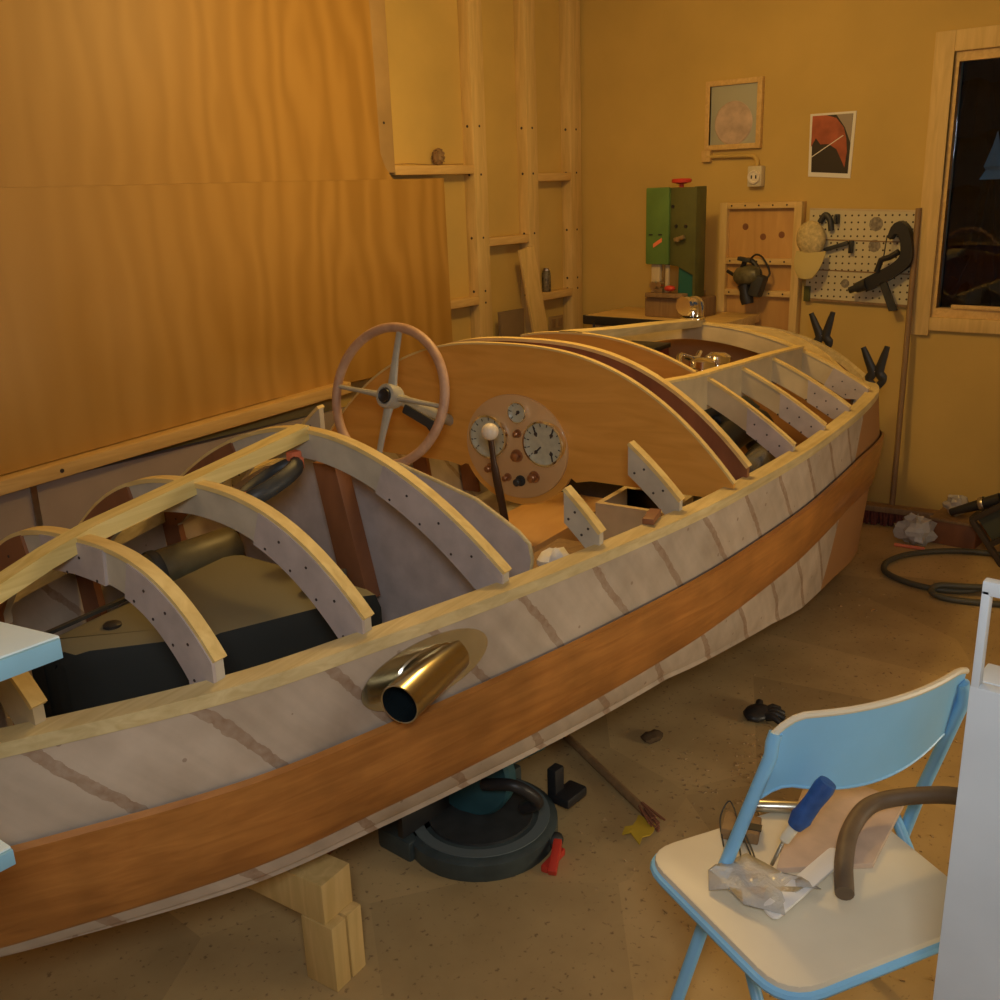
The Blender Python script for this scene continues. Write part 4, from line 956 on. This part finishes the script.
tag(build('brown_scrap', MB().ball((2.37, 1.45, .010), .035, 1.1, .8, .30, seg=12, jit=.2), plain('scrap_brown', (.10, .06, .025), .9)), 'small brown scrap on the floor in the boat shadow', 'scrap')
ch = MB()
for i in range(420):
    x = random.uniform(1.8, 4.3); y = random.uniform(.35, 1.45)
    if random.random() < .5: x = random.gauss(2.35, .25); y = random.gauss(1.05, .14)
    l = random.uniform(.003, .012); ch.box((x, y, .002), (l, random.uniform(.002, .005), .003), rotm('Z', random.uniform(0, 180)))
o = tag(build('wood_shavings', ch, plain('shavings', (.50, .34, .16), .8, var=.5, vs=3)), 'pale wood shavings and crumbs scattered over the brown floor', 'shavings'); o['kind'] = 'stuff'

# ---- corner by the window: hose, box, plastic bags, tool rack
t = thing('garden_hose', 'coiled grey-green hose lying on the floor below the window', 'hose', (4.2, 1.1, 0))
P = [(4.60, .70, .016), (4.62, .95, .016), (4.56, 1.18, .016), (4.42, 1.34, .014), (4.26, 1.40, .014), (4.13, 1.37, .014), (4.06, 1.26, .014), (4.05, 1.13, .014), (4.10, 1.02, .016), (4.20, .95, .022), (4.26, .86, .030), (4.22, .80, .036), (4.15, .90, .040), (4.08, 1.03, .040), (4.04, 1.12, .036), (3.99, 1.13, .022), (3.975, 1.06, .014), (4.02, .92, .014), (4.10, .76, .014), (4.25, .55, .014)]
build('coil', MB().tube(smooth(P, 6), .0125, 10), 'ghose', t)
build('nozzle', MB().lathe([(.014, 0), (.018, .02), (.012, .07), (0, .07)], (4.25, .55, .014), (.1, -1, 0), 12), 'steel', t)
t = thing('low_box', 'low dark brown wooden box with pale top by the wall below window', 'box', (4.74, 1.24, 0))
build('body', MB().box((4.74, 1.25, .055), (.20, .20, .11), bev=.004), 'mahogdark', t)
build('lid', MB().box((4.74, 1.25, .117), (.21, .21, .014), bev=.003), 'brownwood', t)
def bag(label, c, r, rz, sc):
    b = MB().ball(c, r, *sc, seg=14, jit=.28)
    return tag(build('plastic_bag', b, 'clearbag', sharp=12), label, 'bag')
bag('crumpled clear plastic bag on the floor in front of the broom head', (4.60, 1.40, .062), .085, 0, (.9, 1, .75))
bag('small clear plastic bag lying on the low brown box', (4.73, 1.27, .172), .055, 0, (1, 1.0, .8))
tag(build('short_rod', MB().tube([(4.50, 1.46, .008), (4.515, 1.33, .008)], .008, 8), 'orange'), 'thin orange rod on the floor before the plastic bag', 'rod')
t = thing('tool_crate', 'dark tilted tool rack full of tools by the wall at right', 'rack', (4.62, .95, 0))
R = rotm('X', -38)
q = MB()
cR = V((4.64, .90, .21))
def rp(x, y, z): return cR+R @ V((x, y, z))
for a, b in (((-.14, -.2, -.13), (-.14, .2, -.13)), ((-.14, -.2, .13), (-.14, .2, .13)), ((.14, -.2, -.13), (.14, .2, -.13)), ((.14, -.2, .13), (.14, .2, .13)),
             ((-.14, .2, -.13), (-.14, .2, .13)), ((.14, .2, -.13), (.14, .2, .13)), ((-.14, -.2, -.13), (-.14, -.2, .13)), ((-.14, .2, .13), (.14, .2, .13)), ((-.14, .2, -.13), (.14, .2, -.13)), ((-.14, 0, -.13), (-.14, 0, .13)), ((-.14, -.2, 0), (-.14, .2, 0))):
    q.bar(rp(*a), rp(*b), .024, .024, (1, 0, .1), .003)
build('frame', q, plain('rack_wood', (.05, .035, .022), .6), t)
build('back_panel', MB().prism([rp(.10, -.2, -.13), rp(.10, .2, -.13), rp(.10, .2, .13), rp(.10, -.2, .13)], R @ V((.012, 0, 0))), 'dark', t)
build('slat_panel', MB().prism([rp(-.13, .03, .01), rp(-.13, .18, .01), rp(-.13, .18, .12), rp(-.13, .03, .12)], R @ V((.01, 0, 0))), plain('dim_green', (.06, .065, .04), .6), t)
tag(build('dark_jar', MB().lathe([(0, 0), (.05, 0), (.055, .02), (.055, .12), (.035, .15), (0, .15)], (4.50, .70, 0), (0, 0, 1), 20), 'black'), 'dark jar standing beside the tilted tool rack', 'jar')
t = thing('hand_drill', 'dark hand tool resting on top of the tool rack', 'tool', (4.66, 1.0, .46))
tp = rp(-.10, .18, .16)
build('body', MB().tube([tp+V((0, .1, -.03)), tp+V((0, -.10, .065))], [.016, .03], 12), 'black', t)
build('ring', MB().lathe([(.034, 0), (.036, .01), (.034, .02)], tp+V((0, -.02, .025)), (0, -.9, .4), 16), 'steel', t)

# ---- folding chair, seen from behind
t = thing('folding_chair', 'pale blue metal folding chair with cream seat, seen from behind at right', 'chair', (1.55, .62, 0))
e = V((.89, -.456, 0)).normalized(); nf = V((.456, .89, 0)).normalized()
TL, TR = V((1.46, .652, .738)), V((1.852, .447, .738)); ML, MR = V((1.415, .712, .45)), V((1.85, .51, .45))
seatA = V((1.369, .856, .45))
def rp4(P, r, n=6):
    out = []; N = len(P)
    for i in range(N):
        p, a, b = P[i], (P[i-1]-P[i]).normalized(), (P[(i+1) % N]-P[i]).normalized()
        for k in range(n+1):
            u = k/n; out.append((p+a*r)*(1-u)**2+p*2*u*(1-u)+(p+b*r)*u*u)
    return out
sp = rp4([seatA, seatA+e*.47, seatA+e*.45-nf*.40, seatA+e*.02-nf*.40], .07)
build('seat', MB().prism([V((p.x, p.y, .425)) for p in sp], (0, 0, .027), .006), 'seat', t)
build('seat_rim', MB().tube([V((p.x, p.y, .432)) for p in sp], .009, 8, closed=True), 'blue', t)
for T_, B_, sd in ((TL, ML, 1), (TR, MR, -1)):
    d = (B_-T_); foot = T_+d*(T_.z-.012)/(T_.z-.45)
    top_ = T_+V((0, 0, .010))+e*.016*sd
    build('leg', MB().tube([foot, B_, T_-V((0, 0, .05)), T_-V((0, 0, .025))+e*.002*sd, T_-V((0, 0, .008))+e*.008*sd], .0125, 12), 'blue', t)
    build('foot_cap', MB().lathe([(0, -.012), (.016, -.012), (.016, .02), (.013, .02)], foot, (0, 0, 1), 14), 'black', t)
    rf = foot-nf*.46+e*.03*sd; hl = B_+nf*.04-V((0, 0, .03))+e*.03*sd
    build('leg', MB().tube([rf, hl], .011, 12), 'blue', t)
    build('foot_cap', MB().lathe([(0, -.0115), (.015, -.0115), (.015, .02), (.012, .02)], rf, (0, 0, 1), 14), 'black', t)
    if sd == 1: keep = (foot, rf, hl)
build('crossbar', MB().tube([keep[1]+(keep[2]-keep[1])*.3, keep[1]+(keep[2]-keep[1])*.3+e*.41], .009, 10), 'blue', t)
rows = []
nb = 24
for j in range(9):
    v = j/8; row = []
    for k in range(nb+1):
        u = k/nb; bow = 4*u*(1-u)
        base = TL.lerp(TR, u)-nf*(.038*bow)
        ht = .135+.040*bow                       # panel deeper in the middle
        ztop = base.z+.026-.006*bow-(.040*max(0, 1-u/.14)**2)-.012*max(0, 1-(1-u)/.1)**2
        row.append(V((base.x, base.y, ztop-ht*v))+nf*(.022*v))
    rows.append(row)
back = build('backrest', MB().slab(rows, nf*.004), 'blue', t)
build('top_rim', MB().tube([p+nf*.002 for p in rows[0]], .0065, 8), 'seat', back, label='cream worn top rim')
build('bottom_rim', MB().tube([p+nf*.002 for p in rows[-1]], .004, 8), 'blue', back)

# things on the seat
zt = .4525
def S(px): return V((px[0], px[1], zt))
tag(build('plywood_scrap', MB().prism([V((1.735, .70, zt)), V((1.815, .655, zt)), V((1.80, .52, zt)), V((1.58, .50, zt)), V((1.46, .63, zt)), V((1.56, .66, zt))], (0, 0, .012), .002), plain('pinkish_ply', (.62, .47, .36), .7, var=.2, vs=14)),
    'pinkish plywood scrap lying on the cream chair seat', 'board')
t = thing('taped_tool', 'hand tool with a thick blue taped handle on the plywood scrap', 'tool', (1.62, .66, zt+.012))
a, b = V((1.508, .565, .645)), V((1.48, .611, .547))
ax = (b-a).normalized(); L = (b-a).length
build('handle', MB().lathe([(0, 0), (.016, .002), (.0185, .015), (.0165, .05), (.018, .08), (.0195, L-.025), (.014, L-.004), (0, L)], a, ax, 20), 'bluehandle', t)
build('ferrule', MB().lathe([(.008, -.004), (.010, 0), (.010, .03), (.006, .034), (0, .034)], b, ax, 14), 'seat', t)
build('shank', MB().tube([b+ax*.03, V((1.462, .640, .4665))], .0035, 8), 'steel', t)
tag(build('metal_rod', MB().lathe([(0, 0), (.010, .001), (.012, .006), (.012, .10), (0, .10)], (1.605, .757, zt+.012), (.55, -.82, 0), 18), 'steel'), 'short polished metal rod on the cream seat left of the blue handle', 'rod')
t = thing('wood_block', 'small brown block with a dark slot on the cream seat', 'block', (1.53, .74, zt))
build('body', MB().box((1.53, .735, zt+.012), (.06, .07, .024), rotm('Z', 20), .004), 'brownwood', t)
build('slot', MB().box((1.53, .71, zt+.0245), (.02, .03, .002), rotm('Z', 20)), 'black', t)
P = [V((1.47, .74, zt+.003)), V((1.52, .775, zt+.02)), V((1.56, .78, zt+.035)), V((1.555, .765, zt+.032)), V((1.50, .72, zt+.026)), V((1.45, .67, zt+.01)), V((1.41, .66, zt+.003)), V((1.44, .69, zt+.02)), V((1.51, .73, zt+.03)), V((1.47, .68, zt+.015)), V((1.41, .64, zt+.003))]
tag(build('wire_loops', MB().tube(smooth(P, 7), .0016, 6), 'dark'), 'loops of thin dark wire at the left side of the seat', 'wire')
tag(build('plastic_spatula', MB().prism(rp4([V((1.575, .575, zt+.0125)), V((1.56, .54, zt+.0125)), V((1.33, .57, zt+.0125)), V((1.345, .605, zt+.0125))], .017), (0, 0, .006), .001), 'whitep'), 'white round-ended plastic spatula on the chair seat', 'spatula')
g = MB()
rows_ = [[V((1.34+.028*i+.006*math.sin(j*2.1), .70-.035*j+.02*math.sin(i), zt+.006+.018*abs(math.sin(i*1.9+j*1.3)))) for j in range(5)] for i in range(5)]
tag(build('clear_wrapper', g.slab(rows_, (0, 0, .0012)), 'clearbag', sharp=180), 'crumpled clear plastic wrapper at the rear of the cream seat', 'wrapper')
P = [V((1.46, .505, .4715)), V((1.53, .535, .485)), V((1.62, .557, .492)), V((1.70, .546, .505)), V((1.755, .475, .522)), V((1.79, .40, .527)), V((1.80, .30, .522))]
tag(build('hose_piece', MB().tube(smooth(P, 7), .0165, 14), 'hose'), 'thick brown curved hose lying across the chair seat', 'hose')

# white stand at the right edge
t = thing('white_stand', 'white painted wooden stand with an open top bay at the right edge', 'stand', (1.24, .0, 0))
build('front_panel', MB().box((1.21, .03, .525), (.02, .51, 1.05), bev=.003), 'white', t)
build('shelf', MB().box((1.25, .03, 1.041), (.056, .51, .018), bev=.003), 'white', t)
for y in (.279, -.219): build('stile', MB().box((1.208, y, 1.113), (.016, .010, .128), bev=.002), 'white', t)
build('top_rail', MB().box((1.208, .03, 1.179), (.016, .508, .018), bev=.002), 'white', t)
for y in (.275, -.215): build('leg', MB().box((1.237, y, .515), (.03, .02, 1.03), bev=.002), 'white', t)

# pale blue table at the left edge
t = thing('blue_table', 'light blue painted wooden table corner in the left foreground', 'table', (.2, 1.35, 0))
build('top', MB().prism([(.524, 1.206, 1.09), (.498, 1.317, 1.09), (.43, 1.60, 1.09), (-.35, 1.58, 1.09), (-.35, 1.20, 1.09)], (0, 0, .03), .003), 'bluegrey_lit', t)
build('edge_band', MB().bar((.521, 1.203, 1.104), (-.35, 1.197, 1.104), .006, .027, bev=.001), 'bluegrey', t, label='light blue front edge')  # thin band keeps the front edge in the unlit blue
build('shelf', MB().prism([(.418, 1.212, .835), (.40, 1.50, .835), (-.35, 1.50, .835), (-.35, 1.205, .835)], (0, 0, .025), .003), 'bluegrey_lit', t)
build('shelf_edge', MB().bar((.417, 1.209, .847), (-.35, 1.202, .847), .006, .022, bev=.001), 'bluegrey', t, label='light blue shelf edge')
for x, y in ((.05, 1.27), (-.30, 1.26), (.05, 1.52), (-.30, 1.52)): build('leg', MB().box((x, y, .545), (.05, .05, 1.09), bev=.004), 'bluegrey', t)

# ================================================================== OUTSIDE
g_ = MB().box((12, 1, -.35), (13.5, 20, .1))
o = build('ground', g_, plain('snowy_ground', (.10, .12, .15), .9, var=.5, vs=1)); o['kind'] = 'structure'
def conifer(label, x, y, h, r, m):
    t = thing('conifer', label, 'tree', (x, y, -.3), 0, 'trees outside the window')
    build('trunk', MB().tube([(x, y, -.3), (x, y, h*.5)], [.07, .03], 8), 'brownwood', t)
    q = MB(); N = 9
    for i in range(N):
        z = .25+(h-.5)*i/N; rr = r*(1-i/N)+.05; pr = []
        for k in range(22):
            a = k/22*2*PI; pr.append((x+rr*(1+.22*((k % 2)-.5)+random.uniform(-.08, .08))*math.cos(a), y+rr*(1+.22*((k % 2)-.5)+random.uniform(-.08, .08))*math.sin(a), z-.10*rr+random.uniform(-.04, .04)))
        top_ = q.bm.verts.new(V((x, y, z+h/N*1.9))); vs = [q.bm.verts.new(V(p)) for p in pr]
        for k in range(22): q._f((vs[k], vs[(k+1) % 22], top_))
    build('branches', q, m, t)
    return t
conifer('tall dark conifer outside, seen behind the small snow-tipped tree', 10.6, 3.05, 4.5, .75, 'tree')
conifer('dark conifer outside the window, farthest from the broom handle', 10.4, .9, 4.4, .75, 'tree')
sn = conifer('small conifer with a pale snowy tip outside the window', 7.3, 1.95, 1.80, .30, 'tree')
del sn['group']
build('snow_cap', MB().lathe([(0, 1.90), (.025, 1.80), (.065, 1.68), (.05, 1.66), (.085, 1.60), (0, 1.61)], (7.3, 1.95, 0), (0, 0, 1), 9), 'snow', sn, label='pale snowy tip')
# ================================================================== LIGHT
wd_ = bpy.data.worlds.new('dusk'); bpy.context.scene.world = wd_; wd_.use_nodes = True
wd_.node_tree.nodes['Background'].inputs[0].default_value = (.07, .17, .23, 1); wd_.node_tree.nodes['Background'].inputs[1].default_value = .22
def light(name, kind, loc, energy, col, size=.1, target=None, sy=None):
    L = bpy.data.lights.new(name, kind); L.energy = energy; L.color = col
    if kind == 'AREA':
        L.size = size
        if sy: L.shape = 'RECTANGLE'; L.size_y = sy
    else: L.shadow_soft_size = size
    o = bpy.data.objects.new(name, L); C.objects.link(o); o.location = loc
    if target is not None: o.rotation_euler = (V(target)-V(loc)).to_track_quat('-Z', 'Y').to_euler()
    return o
light('ceiling_bulb', 'POINT', (2.85, 2.02, 2.5), 43, (1, .64, .20), .09)
light('camera_flash', 'AREA', (-.12, -.12, 1.95), 16, (.96, .98, 1), .35, (2.0, 1.6, .85))  # soft area light above the camera, standing in for its flash
sl = light('side_fill', 'AREA', (2.9, -1.72, .75), 8, (1, .84, .58), .7, (2.2, 1.3, .5)); sl.data.spread = 1.7  # added fill low on the right, brightens the hull side and spares the floor
vs = bpy.context.scene.view_settings
vs.view_transform = 'Standard'; vs.look = 'None'; vs.exposure = 0; vs.gamma = 1; vs.use_curve_mapping = False
